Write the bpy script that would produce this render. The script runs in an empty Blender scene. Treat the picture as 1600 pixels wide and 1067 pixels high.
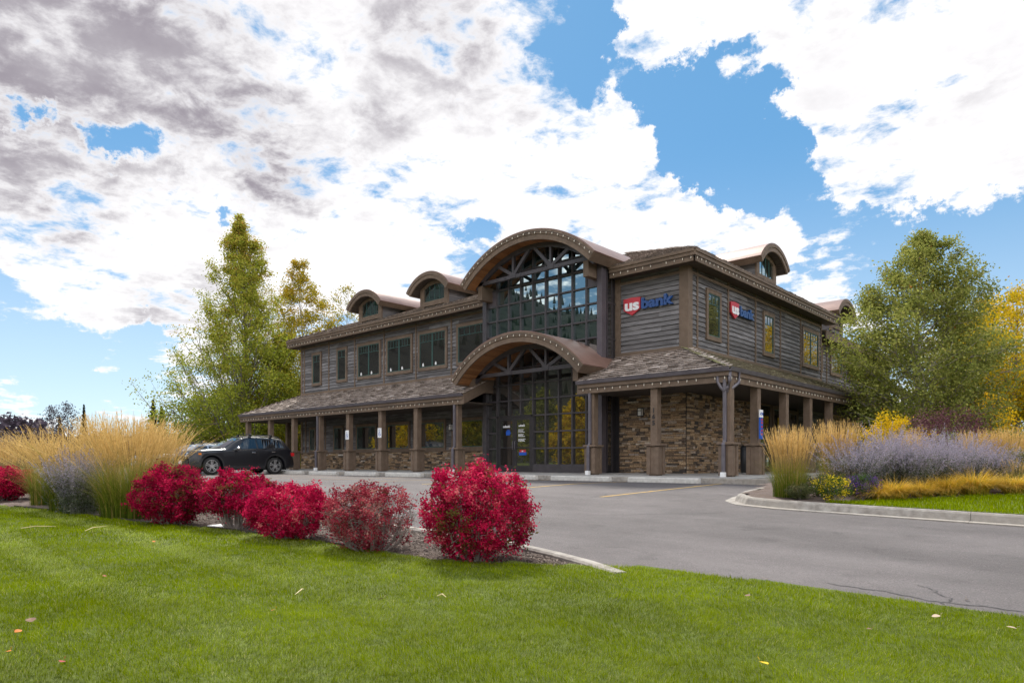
import bpy, math, random
import numpy as np
from mathutils import Vector, Matrix
random.seed(7); rng = np.random.default_rng(7)
D = bpy.data; SC = bpy.context.scene; COL = SC.collection
R_ = math.radians

# ------------------------------------------------------------------ camera
TH = R_(42.56)
FW = (-math.sin(TH), math.cos(TH)); RT = (math.cos(TH), math.sin(TH))
CAM = (8.835, -19.04, .46)
cd = D.cameras.new('camera'); cam = D.objects.new('camera', cd); COL.objects.link(cam)
cam.location = CAM; cam.rotation_euler = (R_(90), 0, TH)
cd.sensor_width = 36; cd.lens = 24.0; cd.shift_y = 187.5/1600; cd.clip_end = 4000; cd.clip_start = .05
SC.camera = cam

def ray(px, py):
    a = (px-800)/1067; b = -(py-721)/1067
    return Vector((FW[0]+a*RT[0], FW[1]+a*RT[1], b))
def at_depth(px, d):
    a = (px-800)/1067
    return (CAM[0]+d*(FW[0]+a*RT[0]), CAM[1]+d*(FW[1]+a*RT[1]))

# ------------------------------------------------------------------ world
SUN_EL, SUN_DIR = 48, (-.80, .60)
SC.view_settings.view_transform = 'Standard'; SC.view_settings.look = 'None'
SC.view_settings.exposure = 1.1; SC.view_settings.gamma = 1
W = D.worlds.new('World'); SC.world = W; W.use_nodes = True
nt = W.node_tree; N = nt.nodes; L = nt.links; N.clear()
def wn(t, **k):
    n = N.new(t)
    for a, b in k.items(): setattr(n, a, b)
    return n
def wmath(op, a, b=None, c=None, clamp=False):
    n = wn('ShaderNodeMath', operation=op, use_clamp=clamp)
    for i, v in enumerate((a, b, c)):
        if v is None: continue
        if isinstance(v, (int, float)): n.inputs[i].default_value = v
        else: L.new(v, n.inputs[i])
    return n.outputs[0]
def wramp(v, a, b, c=0, d=1, smooth=True):
    n = wn('ShaderNodeMapRange', interpolation_type='SMOOTHSTEP' if smooth else 'LINEAR')
    L.new(v, n.inputs[0])
    for i, x in enumerate((a, b, c, d)): n.inputs[i+1].default_value = x
    return n.outputs[0]
def wmix(f, a, b):
    n = wn('ShaderNodeMix', data_type='RGBA')
    if isinstance(f, (int, float)): n.inputs[0].default_value = f
    else: L.new(f, n.inputs[0])
    for i, v in ((6, a), (7, b)):
        if isinstance(v, tuple): n.inputs[i].default_value = (*v, 1)
        else: L.new(v, n.inputs[i])
    return n.outputs[2]
sky = wn('ShaderNodeTexSky', sky_type='NISHITA', sun_disc=False, sun_elevation=R_(SUN_EL),
         sun_rotation=math.atan2(SUN_DIR[0], SUN_DIR[1]), altitude=1500, air_density=1.0, dust_density=.6, ozone_density=1.4)
tc = wn('ShaderNodeTexCoord'); sep = wn('ShaderNodeSeparateXYZ'); L.new(tc.outputs['Generated'], sep.inputs[0])
DX, DY, DZ = sep.outputs
den = wmath('ADD', wmath('MAXIMUM', DZ, 0.0), .14)
comb = wn('ShaderNodeCombineXYZ')
L.new(wmath('DIVIDE', DX, den), comb.inputs[0]); L.new(wmath('DIVIDE', DY, den), comb.inputs[1]); L.new(wmath('MULTIPLY', DZ, .6), comb.inputs[2])
P = comb.outputs[0]
def wnoise(vec, scale, detail=8, rough=.55, dist=0, off=(0, 0, 0)):
    m = wn('ShaderNodeMapping'); m.inputs['Location'].default_value = off; L.new(vec, m.inputs[0])
    n = wn('ShaderNodeTexNoise'); L.new(m.outputs[0], n.inputs['Vector'])
    n.inputs['Scale'].default_value = scale; n.inputs['Detail'].default_value = detail
    n.inputs['Roughness'].default_value = rough; n.inputs['Distortion'].default_value = dist
    return n
wz = wnoise(tc.outputs['Generated'], 9.0, 9, .66, 0, (3, 1, 7))
warp = wn('ShaderNodeVectorMath', operation='MULTIPLY_ADD'); L.new(wz.outputs['Color'], warp.inputs[0])
warp.inputs[1].default_value = (.20, .20, .20)
wofs = wn('ShaderNodeVectorMath', operation='ADD'); L.new(tc.outputs['Generated'], wofs.inputs[0]); wofs.inputs[1].default_value = (-.10, -.10, -.10)
L.new(wofs.outputs[0], warp.inputs[2]); WD = warp.outputs[0]
def blobs(lst):
    acc = None
    for px, py, rad, amp in lst:
        d = ray(px, py).normalized()
        n = wn('ShaderNodeVectorMath', operation='DISTANCE'); L.new(WD, n.inputs[0]); n.inputs[1].default_value = d
        v = wramp(n.outputs['Value'], 0, rad, amp, 0)
        acc = v if acc is None else wmath('ADD', acc, v)
    return acc
cov_b = blobs([  # cloud banks (+) and openings (-) as directions on the sky
    (120, 90, .30, .5), (330, 130, .30, .5), (560, 90, .30, .5), (720, 150, .22, .5), (640, 330, .28, .45), (420, 300, .22, .4), (1420, 60, .26, .5), (1560, 120, .20, .4), (1330, 170, .16, .4), (1360, 260, .13, .5), (950, 320, .15, .6), (1050, 30, .11, .9), (1010, 80, .07, .9), (1120, 20, .10, .8), (970, 215, .06, .9), (1180, 110, .05, .5), (1250, 190, .08, .7),
    (900, 215, .10, .4), (300, 420, .18, .5), (60, 310, .16, .4), (120, 400, .14, .3), (1290, 440, .10, .7), (1230, 345, .07, .5), (820, 260, .14, .4), (1520, 385, .05, .6), (1390, 375, .05, .5), (140, 548, .035, .6), (130, 590, .04, .5), (230, 575, .04, .4), (560, 430, .14, .4), (30, 620, .09, .4), (480, 400, .1, .3), (1080, 380, .10, .5), (1500, 250, .10, .3), (1480, 280, .10, .7), (1560, 270, .08, .6), (1380, 280, .10, .5), (1060, 300, .08, .9), (1200, 360, .07, .7), (1120, 350, .08, .6), (60, 250, .12, .8), (100, 420, .16, .9), (250, 470, .14, .8), (40, 500, .06, .5), (300, 330, .12, .4), (250, 400, .1, .5), (170, 270, .05, .4), (340, 470, .12, .5),
    (925, 40, .05, -1.3), (930, 110, .05, -.6), (1090, 150, .085, -1.1), (1160, 230, .10, -1.3), (1020, 165, .06, -.7), (1180, 130, .06, -.8), (1200, 290, .08, -1.3), (1060, 235, .07, -1.2), (1290, 335, .07, -.9), (1450, 340, .09, -1.0), (1560, 330, .09, -1.0), (1590, 440, .12, -1.0), (1400, 335, .07, -.6), (1560, 240, .06, -.4), (980, 225, .03, -.5), (1130, 300, .06, -.5),
    (225, 240, .07, -1.1), (150, 205, .06, -1.0), (290, 290, .035, -.8), (200, 335, .06, -1.0), (330, 320, .04, -.6), (600, 300, .03, -.3), (140, 370, .03, -.8), (60, 190, .04, -.9), (330, 350, .03, -.8), (40, 560, .08, -1.2), (130, 510, .09, -1.1), (20, 455, .07, -1.0), (220, 545, .07, -1.2), (1400, 420, .08, -.5), (110, 620, .06, -.6), (740, 345, .045, -.9), (450, 370, .045, -.8), (560, 372, .03, -.5), (20, 190, .05, -.7), (1130, 70, .04, -.6), (210, 610, .06, -.6), (700, 300, .03, -.4), (330, 345, .04, -.4), (870, 60, .03, -.3), (420, 440, .04, -.4)])
cn = wnoise(P, 2.6, 10, .60, .3, (2.2, 5.1, 0))
cn2 = wnoise(P, 9.0, 12, .64, .2, (7.2, 1.1, 0))
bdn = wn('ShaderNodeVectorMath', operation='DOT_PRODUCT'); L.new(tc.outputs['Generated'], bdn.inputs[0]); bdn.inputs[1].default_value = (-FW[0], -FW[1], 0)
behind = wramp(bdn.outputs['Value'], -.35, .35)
n1 = wmath('MULTIPLY', wmath('SUBTRACT', cn.outputs[0], .5), 1.7); n2 = wmath('MULTIPLY', wmath('SUBTRACT', cn2.outputs[0], .5), 1.7)
cb = wmath('MINIMUM', wmath('MAXIMUM', cov_b, -.64), .52)
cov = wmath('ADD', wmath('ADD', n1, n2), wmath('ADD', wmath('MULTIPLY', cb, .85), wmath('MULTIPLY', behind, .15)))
cloud = wramp(cov, -.06, .36)
dark_b = blobs([(40, 110, .20, .8), (180, 70, .24, .9), (330, 110, .14, .6), (330, 190, .10, .6), (430, 20, .10, .3), (470, 215, .10, .7), (600, 200, .12, .40), (430, 290, .09, .6), (390, 240, .08, .5), (40, 325, .10, .8), (110, 330, .07, .4), (230, 512, .08, .7), (330, 490, .08, .5), (720, 60, .20, .55), (800, 130, .12, .35), (1360, 90, .14, .15), (1500, 150, .12, .2), (1330, 240, .08, .25), (640, 60, .12, .3), (180, 420, .1, .25)])
sn = wnoise(P, 3.6, 8, .55, .3, (12, 3, 1))
n3 = wmath('MULTIPLY', wmath('SUBTRACT', sn.outputs[0], .5), 1.35)
thick = wramp(cov, .15, .75)
shade = wramp(wmath('MULTIPLY', wmath('ADD', wmath('ADD', n3, wmath('MULTIPLY', n2, .30)), wmath('ADD', wmath('MULTIPLY', wmath('MINIMUM', dark_b, 1.0), 1.05), .14)), wmath('ADD', wmath('MULTIPLY', thick, .65), .35)), -.05, 1.45)
ccol = wmix(behind, wmix(shade, (5.25, 5.2, 5.25), (1.75, 1.60, 1.82)), (16.5, 15.5, 14.8))  # cloud behind the viewpoint is made far brighter to fill the shaded front walls
blue = wmix(wramp(DZ, .02, .42), (2.65, 3.5, 4.15), (.46, 1.65, 3.05))
base = wmix(.78, sky.outputs[0], blue)
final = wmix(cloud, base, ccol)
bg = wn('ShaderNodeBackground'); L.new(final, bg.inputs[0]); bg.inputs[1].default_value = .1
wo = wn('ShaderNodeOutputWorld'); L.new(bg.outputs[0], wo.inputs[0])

# ------------------------------------------------------------------ sun
sl = D.lights.new('sun', 'SUN'); sl.energy = 2.6; sl.angle = R_(6); sl.color = (1, .95, .87)
so = D.objects.new('sun', sl); COL.objects.link(so)
sv = Vector((SUN_DIR[0]*math.cos(R_(SUN_EL)), SUN_DIR[1]*math.cos(R_(SUN_EL)), math.sin(R_(SUN_EL))))
so.rotation_euler = sv.to_track_quat('Z', 'Y').to_euler(); so.location = (0, 0, 40)
SC.cycles.max_bounces = 8; SC.cycles.transparent_max_bounces = 8

# ------------------------------------------------------------------ materials
def material(name, c1, c2=None, scale=4, rough=.7, bump=0, bscale=None, stretch=(1, 1, 1), tint=None, spec=.3, metal=0, trans=0, detail=6, coat=0, emit=None, c3=None, contrast=(.35, .65)):
    """procedural material: noise mix c1-c2; tint = list of (pos,colour) driven by the mesh attribute 'tint'"""
    m = D.materials.new(name); m.use_nodes = True; t = m.node_tree; n_ = t.nodes; l = t.links
    b = n_['Principled BSDF']; b.inputs['Roughness'].default_value = rough; b.inputs['Metallic'].default_value = metal
    b.inputs['Specular IOR Level'].default_value = spec; b.inputs['Coat Weight'].default_value = coat; b.inputs['Coat Roughness'].default_value = .12
    tcn = n_.new('ShaderNodeTexCoord'); mp = n_.new('ShaderNodeMapping'); mp.inputs['Scale'].default_value = stretch
    l.new(tcn.outputs['Object'], mp.inputs[0])
    nz = n_.new('ShaderNodeTexNoise'); nz.inputs['Scale'].default_value = scale; nz.inputs['Detail'].default_value = detail; nz.inputs['Roughness'].default_value = .6
    l.new(mp.outputs[0], nz.inputs['Vector'])
    mr = n_.new('ShaderNodeMapRange'); mr.inputs[1].default_value = contrast[0]; mr.inputs[2].default_value = contrast[1]; l.new(nz.outputs[0], mr.inputs[0])
    col = None
    if tint:
        at = n_.new('ShaderNodeAttribute'); at.attribute_name = 'tint'
        rp = n_.new('ShaderNodeValToRGB'); e = rp.color_ramp.elements
        while len(e) < len(tint): e.new(.5)
        for i, (p, c) in enumerate(tint): e[i].position = p; e[i].color = (*c, 1)
        l.new(at.outputs['Fac'], rp.inputs[0])
        mx = n_.new('ShaderNodeMix'); mx.data_type = 'RGBA'; mx.blend_type = 'MULTIPLY'; mx.inputs[0].default_value = 1
        rr = n_.new('ShaderNodeMapRange'); rr.inputs[3].default_value = c1[0]; rr.inputs[4].default_value = c2[0]; l.new(mr.outputs[0], rr.inputs[0])
        l.new(rp.outputs[0], mx.inputs[6]); l.new(rr.outputs[0], mx.inputs[7]); col = mx.outputs[2]
    elif c2:
        mx = n_.new('ShaderNodeMix'); mx.data_type = 'RGBA'; mx.inputs[6].default_value = (*c1, 1); mx.inputs[7].default_value = (*c2, 1)
        l.new(mr.outputs[0], mx.inputs[0]); col = mx.outputs[2]
        if c3:
            n3 = n_.new('ShaderNodeTexNoise'); n3.inputs['Scale'].default_value = scale*.13; n3.inputs['Detail'].default_value = 4; l.new(mp.outputs[0], n3.inputs['Vector'])
            m3 = n_.new('ShaderNodeMapRange'); m3.inputs[1].default_value = .45; m3.inputs[2].default_value = .7; l.new(n3.outputs[0], m3.inputs[0])
            x3 = n_.new('ShaderNodeMix'); x3.data_type = 'RGBA'; l.new(m3.outputs[0], x3.inputs[0]); l.new(col, x3.inputs[6]); x3.inputs[7].default_value = (*c3, 1); col = x3.outputs[2]
    if col is None: b.inputs['Base Color'].default_value = (*c1, 1)
    else: l.new(col, b.inputs['Base Color'])
    if bump:
        bn = n_.new('ShaderNodeBump'); bn.inputs['Strength'].default_value = bump; bn.inputs['Distance'].default_value = .02
        if bscale:
            nb = n_.new('ShaderNodeTexNoise'); nb.inputs['Scale'].default_value = bscale; nb.inputs['Detail'].default_value = 5; l.new(mp.outputs[0], nb.inputs['Vector']); l.new(nb.outputs[0], bn.inputs['Height'])
        else: l.new(nz.outputs[0], bn.inputs['Height'])
        l.new(bn.outputs[0], b.inputs['Normal'])
    if emit: b.inputs['Emission Color'].default_value = (*emit, 1); b.inputs['Emission Strength'].default_value = 1
    if trans:
        tr = n_.new('ShaderNodeBsdfTranslucent'); ms = n_.new('ShaderNodeMixShader'); ms.inputs[0].default_value = trans
        if col is not None: l.new(col, tr.inputs[0])
        else: tr.inputs[0].default_value = (*c1, 1)
        o = n_['Material Output']; l.new(b.outputs[0], ms.inputs[1]); l.new(tr.outputs[0], ms.inputs[2]); l.new(ms.outputs[0], o.inputs[0])
    return m
def glass_mat(name, base, refl, tintc=(.8, .95, .95), rough=.01):
    m = D.materials.new(name); m.use_nodes = True; t = m.node_tree; n_ = t.nodes; l = t.links
    b = n_['Principled BSDF']; b.inputs['Base Color'].default_value = (*base, 1); b.inputs['Roughness'].default_value = .05
    g = n_.new('ShaderNodeBsdfGlossy'); g.inputs[0].default_value = (*tintc, 1); g.inputs[1].default_value = rough
    fr = n_.new('ShaderNodeLayerWeight'); fr.inputs[0].default_value = .35
    mr = n_.new('ShaderNodeMapRange'); mr.inputs[3].default_value = refl; mr.inputs[4].default_value = min(1, refl+.6); l.new(fr.outputs['Fresnel'], mr.inputs[0])
    ms = n_.new('ShaderNodeMixShader'); l.new(mr.outputs[0], ms.inputs[0]); l.new(b.outputs[0], ms.inputs[1]); l.new(g.outputs[0], ms.inputs[2])
    nz = n_.new('ShaderNodeTexNoise'); nz.inputs['Scale'].default_value = .9; bp = n_.new('ShaderNodeBump'); bp.inputs['Strength'].default_value = .05; bp.inputs['Distance'].default_value = .02
    l.new(nz.outputs[0], bp.inputs['Height']); l.new(bp.outputs[0], g.inputs['Normal'])
    l.new(ms.outputs[0], n_['Material Output'].inputs[0]); return m

M = {}
M['siding'] = material('siding_stain', (.62,)*3, (1.28,)*3, 1.6, .8, .5, None, (1, 1, 14), tint=[(0, (.105, .098, .098)), (.5, (.155, .147, .149)), (1, (.215, .205, .210))], spec=.2)
M['trim'] = material('brown_trim_paint', (.132, .091, .064), (.185, .132, .095), 5, .65, .25, 40, (1, 1, 1), c3=(.120, .086, .062))
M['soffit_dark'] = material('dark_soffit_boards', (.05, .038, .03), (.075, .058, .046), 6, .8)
M['cedar'] = material('cedar_soffit_boards', (.7,)*3, (1.25,)*3, 9, .55, .2, None, (12, 1, 12), tint=[(0, (.20, .085, .032)), (1, (.34, .155, .062))], spec=.3)
M['shake'] = material('cedar_shakes', (.6,)*3, (1.35,)*3, 14, .85, .5, None, (1, 1, 1), tint=[(0, (.085, .066, .055)), (.2, (.15, .118, .10)), (.45, (.32, .262, .222)), (.8, (.46, .385, .335)), (1, (.66, .58, .52))], spec=.15)
M['mossy'] = material('mossy_shakes', (.6,)*3, (1.35,)*3, 14, .9, .5, None, (1, 1, 1), tint=[(0, (.11, .09, .065)), (.45, (.20, .175, .12)), (.75, (.25, .245, .12)), (1, (.55, .50, .42))], spec=.15)
M['metalroof'] = material('copper_brown_metal', (.21, .125, .10), (.29, .18, .145), 1.2, .42, .05, 3, metal=.35, spec=.5)
M['steel'] = material('dark_bronze_steel', (.042, .036, .040), (.062, .054, .060), 5, .45, spec=.5)
M['purplepanel'] = material('plum_metal_panel', (.075, .063, .073), (.10, .085, .096), 3, .5, spec=.4)
M['darkframe'] = material('dark_frame', (.022, .020, .023), (.032, .028, .030), 5, .4, spec=.5)
M['greensash'] = material('green_sash_paint', (.03, .075, .066), (.04, .09, .08), 4, .45, spec=.4)
M['glass_hi'] = glass_mat('reflective_glazing', (.010, .018, .018), .36, (.72, .88, .90))
M['glass_lo'] = glass_mat('dark_glazing', (.022, .020, .019), .13, (.95, .95, .92))
M['stone'] = material('ledge_stone', (.65,)*3, (1.3,)*3, 22, .85, .8, 35, tint=[(0, (.07, .06, .052)), (.18, (.17, .125, .09)), (.4, (.31, .20, .115)), (.6, (.43, .30, .18)), (.8, (.31, .27, .24)), (.93, (.56, .42, .28)), (1, (.62, .56, .50))], spec=.2)
M['mortar'] = material('dark_mortar', (.035, .03, .027), (.05, .042, .038), 12, .95)
M['concrete'] = material('weathered_concrete', (.23, .205, .18), (.38, .35, .31), 7, .9, .4, 60, c3=(.30, .265, .225))
M['palecon'] = material('pale_cast_concrete', (.42, .40, .37), (.56, .54, .50), 9, .85, .3, 50)
M['walk'] = material('walk_concrete', (.30, .285, .265), (.38, .36, .335), 4, .85, .2, 60, c3=(.25, .235, .22))
M['gutter'] = material('plum_gutter_metal', (.115, .102, .118), (.155, .14, .158), 4, .45, metal=.3, spec=.5)
M['bulb'] = material('frosted_bulb', (.66, .60, .50), rough=.3, spec=.5)
M['white'] = material('white_paint', (.80, .80, .80), rough=.4)
M['white_print'] = material('white_print', (.78, .78, .80), rough=.5)
M['red'] = material('shield_red', (.50, .030, .045), rough=.35, spec=.5)
M['blue'] = material('letter_blue', (.008, .055, .21), rough=.3, spec=.5)
M['signblue'] = material('sign_blue', (.02, .09, .42), rough=.4)
M['black'] = material('black_plastic', (.012, .012, .014), rough=.45, spec=.5)
M['frosted'] = material('frosted_glass', (.72, .70, .66), rough=.4)

# ------------------------------------------------------------------ mesh helpers
def tagit(o, label=None, cat=None, group=None, kind=None):
    if label: o['label'] = label
    if cat: o['category'] = cat
    if group: o['group'] = group
    if kind or cat: o['kind'] = kind or 'thing'
    return o
def empty(name, loc=(0, 0, 0), rz=0):
    o = D.objects.new(name, None); COL.objects.link(o); o.location = loc; o.rotation_euler = (0, 0, rz); o.empty_display_size = .2
    return o
def arr_obj(name, V, F, mats, parent=None, tint=None, fm=None, smooth=False, loc=None):
    me = D.meshes.new(name); V = np.asarray(V, dtype=np.float32).reshape(-1, 3)
    if isinstance(F, np.ndarray):
        k = F.shape[1]; n = len(F)
        me.vertices.add(len(V)); me.vertices.foreach_set('co', V.ravel())
        me.loops.add(n*k); me.loops.foreach_set('vertex_index', F.astype(np.int32).ravel())
        me.polygons.add(n); me.polygons.foreach_set('loop_start', np.arange(0, n*k, k, dtype=np.int32))
        me.update(calc_edges=True)
    else:
        me.from_pydata(V.tolist(), [], F); me.update()
    for m in (mats if isinstance(mats, (list, tuple)) else [mats]): me.materials.append(m)
    if tint is not None:
        a = me.attributes.new('tint', 'FLOAT', 'POINT'); a.data.foreach_set('value', np.asarray(tint, dtype=np.float32))
    if fm is not None: me.polygons.foreach_set('material_index', np.asarray(fm, dtype=np.int32))
    if smooth: me.polygons.foreach_set('use_smooth', np.ones(len(me.polygons), dtype=bool))
    o = D.objects.new(name, me); COL.objects.link(o)
    if parent is not None: o.parent = parent
    if loc is not None: o.location = loc
    return o
class MB:
    def __init__(s): s.v = []; s.f = []; s.t = []; s.m = []
    def add(s, vs, fs, t=.5, m=0):
        b = len(s.v); s.v += [tuple(v) for v in vs]; s.t += [t]*len(vs)
        for f in fs: s.f.append(tuple(b+i for i in f)); s.m.append(m)
    def box(s, x0, x1, y0, y1, z0, z1, t=.5, m=0):
        s.hexa([(x0, y0, z0), (x1, y0, z0), (x1, y1, z0), (x0, y1, z0), (x0, y0, z1), (x1, y0, z1), (x1, y1, z1), (x0, y1, z1)], t, m)
    def hexa(s, c, t=.5, m=0):
        s.add(c, [(0, 3, 2, 1), (4, 5, 6, 7), (0, 1, 5, 4), (1, 2, 6, 5), (2, 3, 7, 6), (3, 0, 4, 7)], t, m)
    def P(s, fn, a0, a1, z0, z1, o0, o1, t=.5, m=0):
        s.hexa([fn(a0, z0, o0), fn(a1, z0, o0), fn(a1, z0, o1), fn(a0, z0, o1), fn(a0, z1, o0), fn(a1, z1, o0), fn(a1, z1, o1), fn(a0, z1, o1)], t, m)
    def bar(s, a, b, w, h=None, t=.5, m=0, up=(0, 0, 1)):
        a = Vector(a); b = Vector(b); d = (b-a).normalized(); u = Vector(up)
        if abs(d.dot(u)) > .95: u = Vector((0, 1, 0))
        x = d.cross(u).normalized(); y = x.cross(d).normalized(); h = h or w
        x *= w/2; y *= h/2
        s.hexa([a-x-y, a+x-y, b+x-y, b-x-y, a-x+y, a+x+y, b+x+y, b-x+y], t, m)
    def tube(s, pts, r, n=8, t=.5, m=0, cap=True):
        pts = [Vector(p) for p in pts]; rs = r if isinstance(r, (list, tuple)) else [r]*len(pts)
        vs = []; fs = []
        for i, p in enumerate(pts):
            d = (pts[min(i+1, len(pts)-1)]-pts[max(i-1, 0)]).normalized()
            u = Vector((0, 0, 1)) if abs(d.z) < .9 else Vector((1, 0, 0))
            x = d.cross(u).normalized(); y = x.cross(d)
            for k in range(n):
                a = 2*math.pi*k/n; vs.append(p+x*math.cos(a)*rs[i]+y*math.sin(a)*rs[i])
        for i in range(len(pts)-1):
            for k in range(n): fs.append((i*n+k, i*n+(k+1) % n, (i+1)*n+(k+1) % n, (i+1)*n+k))
        if cap: fs.append(tuple(range(n))[::-1]); fs.append(tuple((len(pts)-1)*n+k for k in range(n)))
        s.add(vs, fs, t, m)
    def extr(s, poly, fn, d0, d1, t=.5, m=0):
        n = len(poly); vs = [fn(a, b, d0) for a, b in poly]+[fn(a, b, d1) for a, b in poly]
        fs = [tuple(range(n))[::-1], tuple(range(n, 2*n))]+[(i, (i+1) % n, n+(i+1) % n, n+i) for i in range(n)]
        s.add(vs, fs, t, m)
    def lathe(s, prof, n=24, axis='z', c=(0, 0, 0), t=.5, m=0):
        vs = []; fs = []; k = len(prof)
        for i in range(n):
            a = 2*math.pi*i/n
            for r, h in prof:
                p = (r*math.cos(a), r*math.sin(a), h) if axis == 'z' else (h, r*math.cos(a), r*math.sin(a))
                vs.append((p[0]+c[0], p[1]+c[1], p[2]+c[2]))
        for i in range(n):
            j = (i+1) % n
            for q in range(k-1): fs.append((i*k+q, j*k+q, j*k+q+1, i*k+q+1))
        s.add(vs, fs, t, m)
    def build(s, name, mats, parent=None, smooth=False, bevel=0, loc=None):
        o = arr_obj(name, np.array(s.v), s.f, mats, parent, s.t, s.m, smooth, loc)
        if bevel:
            b = o.modifiers.new('bevel', 'BEVEL'); b.width = bevel; b.segments = 2; b.limit_method = 'ANGLE'
        return o
def fnY(Y): return lambda a, z, o: (a, Y-o, z)     # wall facing -Y
def fnX(X): return lambda a, z, o: (X+o, a, z)     # wall facing +X
def text_obj(body, size, name, mat, parent, place, ext=.01, bold=0., width=None, align='LEFT'):
    """text mesh; place(u, v, o) maps text x, text y, extrusion to world"""
    cu = D.curves.new('txt', 'FONT'); cu.body = body; cu.size = size; cu.extrude = ext; cu.offset = bold; cu.align_x = align; cu.resolution_u = 4
    ob = D.objects.new('txt', cu); COL.objects.link(ob)
    dg = bpy.context.evaluated_depsgraph_get(); me = D.meshes.new_from_object(ob.evaluated_get(dg))
    D.objects.remove(ob); D.curves.remove(cu)
    vs = np.array([v.co[:] for v in me.vertices])
    k = 1
    if width: k = width/(vs[:, 0].max()-vs[:, 0].min())
    me.transform(Matrix.Diagonal((k, 1, 1, 1)))
    for v in me.vertices: v.co = place(v.co.x, v.co.y, v.co.z+ext)
    me.materials.clear(); me.materials.append(mat); me.name = name
    o = D.objects.new(name, me); COL.objects.link(o); o.parent = parent
    return o
def copy_tree(o, loc=None, parent=None):
    c = o.copy(); COL.objects.link(c); c.parent = parent
    if loc is not None: c.location = loc
    for ch in o.children: copy_tree(ch, None, c)
    return c

# ------------------------------------------------------------------ ground heights
def depth(x, y): return (x-CAM[0])*FW[0]+(y-CAM[1])*FW[1]
def gz(x, y):
    d = np.clip(depth(np.asarray(x, float), np.asarray(y, float)), -6, 18.5)
    return -.14-.035*(18.5-d)
LB = [(-400, -30), (-60, -26), (-25, -20.4), (-12, -17.9), (-5.3, -16.4), (-3.37, -15.96), (-1.19, -15.69), (.46, -15.21), (2.25, -14.97), (3.52, -14.9), (4.19, -14.8), (5.02, -14.25), (5.55, -13.86), (6.5, -13.72), (8.3, -13.63), (12, -13.5), (30, -13.2), (400, -12)]
LBx = [p[0] for p in LB]; LBy = [p[1] for p in LB]
def lawn_y(x): return np.interp(x, LBx, LBy)
def lump(x, y): return .012*np.sin(x*1.9+y*.7)+.010*np.sin(x*.8-y*2.3+1)+.02*np.sin(x*.31+y*.4+2)
def lawn_z(x, y):
    e = lawn_y(x)-y
    return gz(x, y)+.10+np.clip(e, 0, 1.2)*.03+np.where(np.asarray(x) > -40, lump(x, y), 0)*np.clip(e, 0, 1)

# ------------------------------------------------------------------ the ground, pavement and kerbs
def sheet(name, xs, ys, zf, mat, mask=None, parent=None):
    X, Y = np.meshgrid(xs, ys, indexing='ij'); Z = zf(X, Y)
    V = np.stack([X, Y, Z], -1).reshape(-1, 3); n = len(ys)
    i, j = np.meshgrid(np.arange(len(xs)-1), np.arange(n-1), indexing='ij')
    F = np.stack([i*n+j, (i+1)*n+j, (i+1)*n+j+1, i*n+j+1], -1).reshape(-1, 4)
    if mask is not None:
        cx = V[F].mean(1); F = F[mask(cx[:, 0], cx[:, 1])]
    return arr_obj(name, V, F, mat, parent, smooth=True)
far = [-2500, -900, -400, -200, -120, -80]
xs = np.array(far+list(np.arange(-60, 61, 2.))+[80, 120, 200, 400, 900, 2500])
M['field'] = material('field_grass', (.055, .085, .02), (.085, .11, .03), .8, .95, .3, 9, c3=(.11, .10, .045))
tagit(sheet('ground', xs, xs, lambda x, y: gz(x, y)-.12, M['field']), kind='structure')
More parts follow.
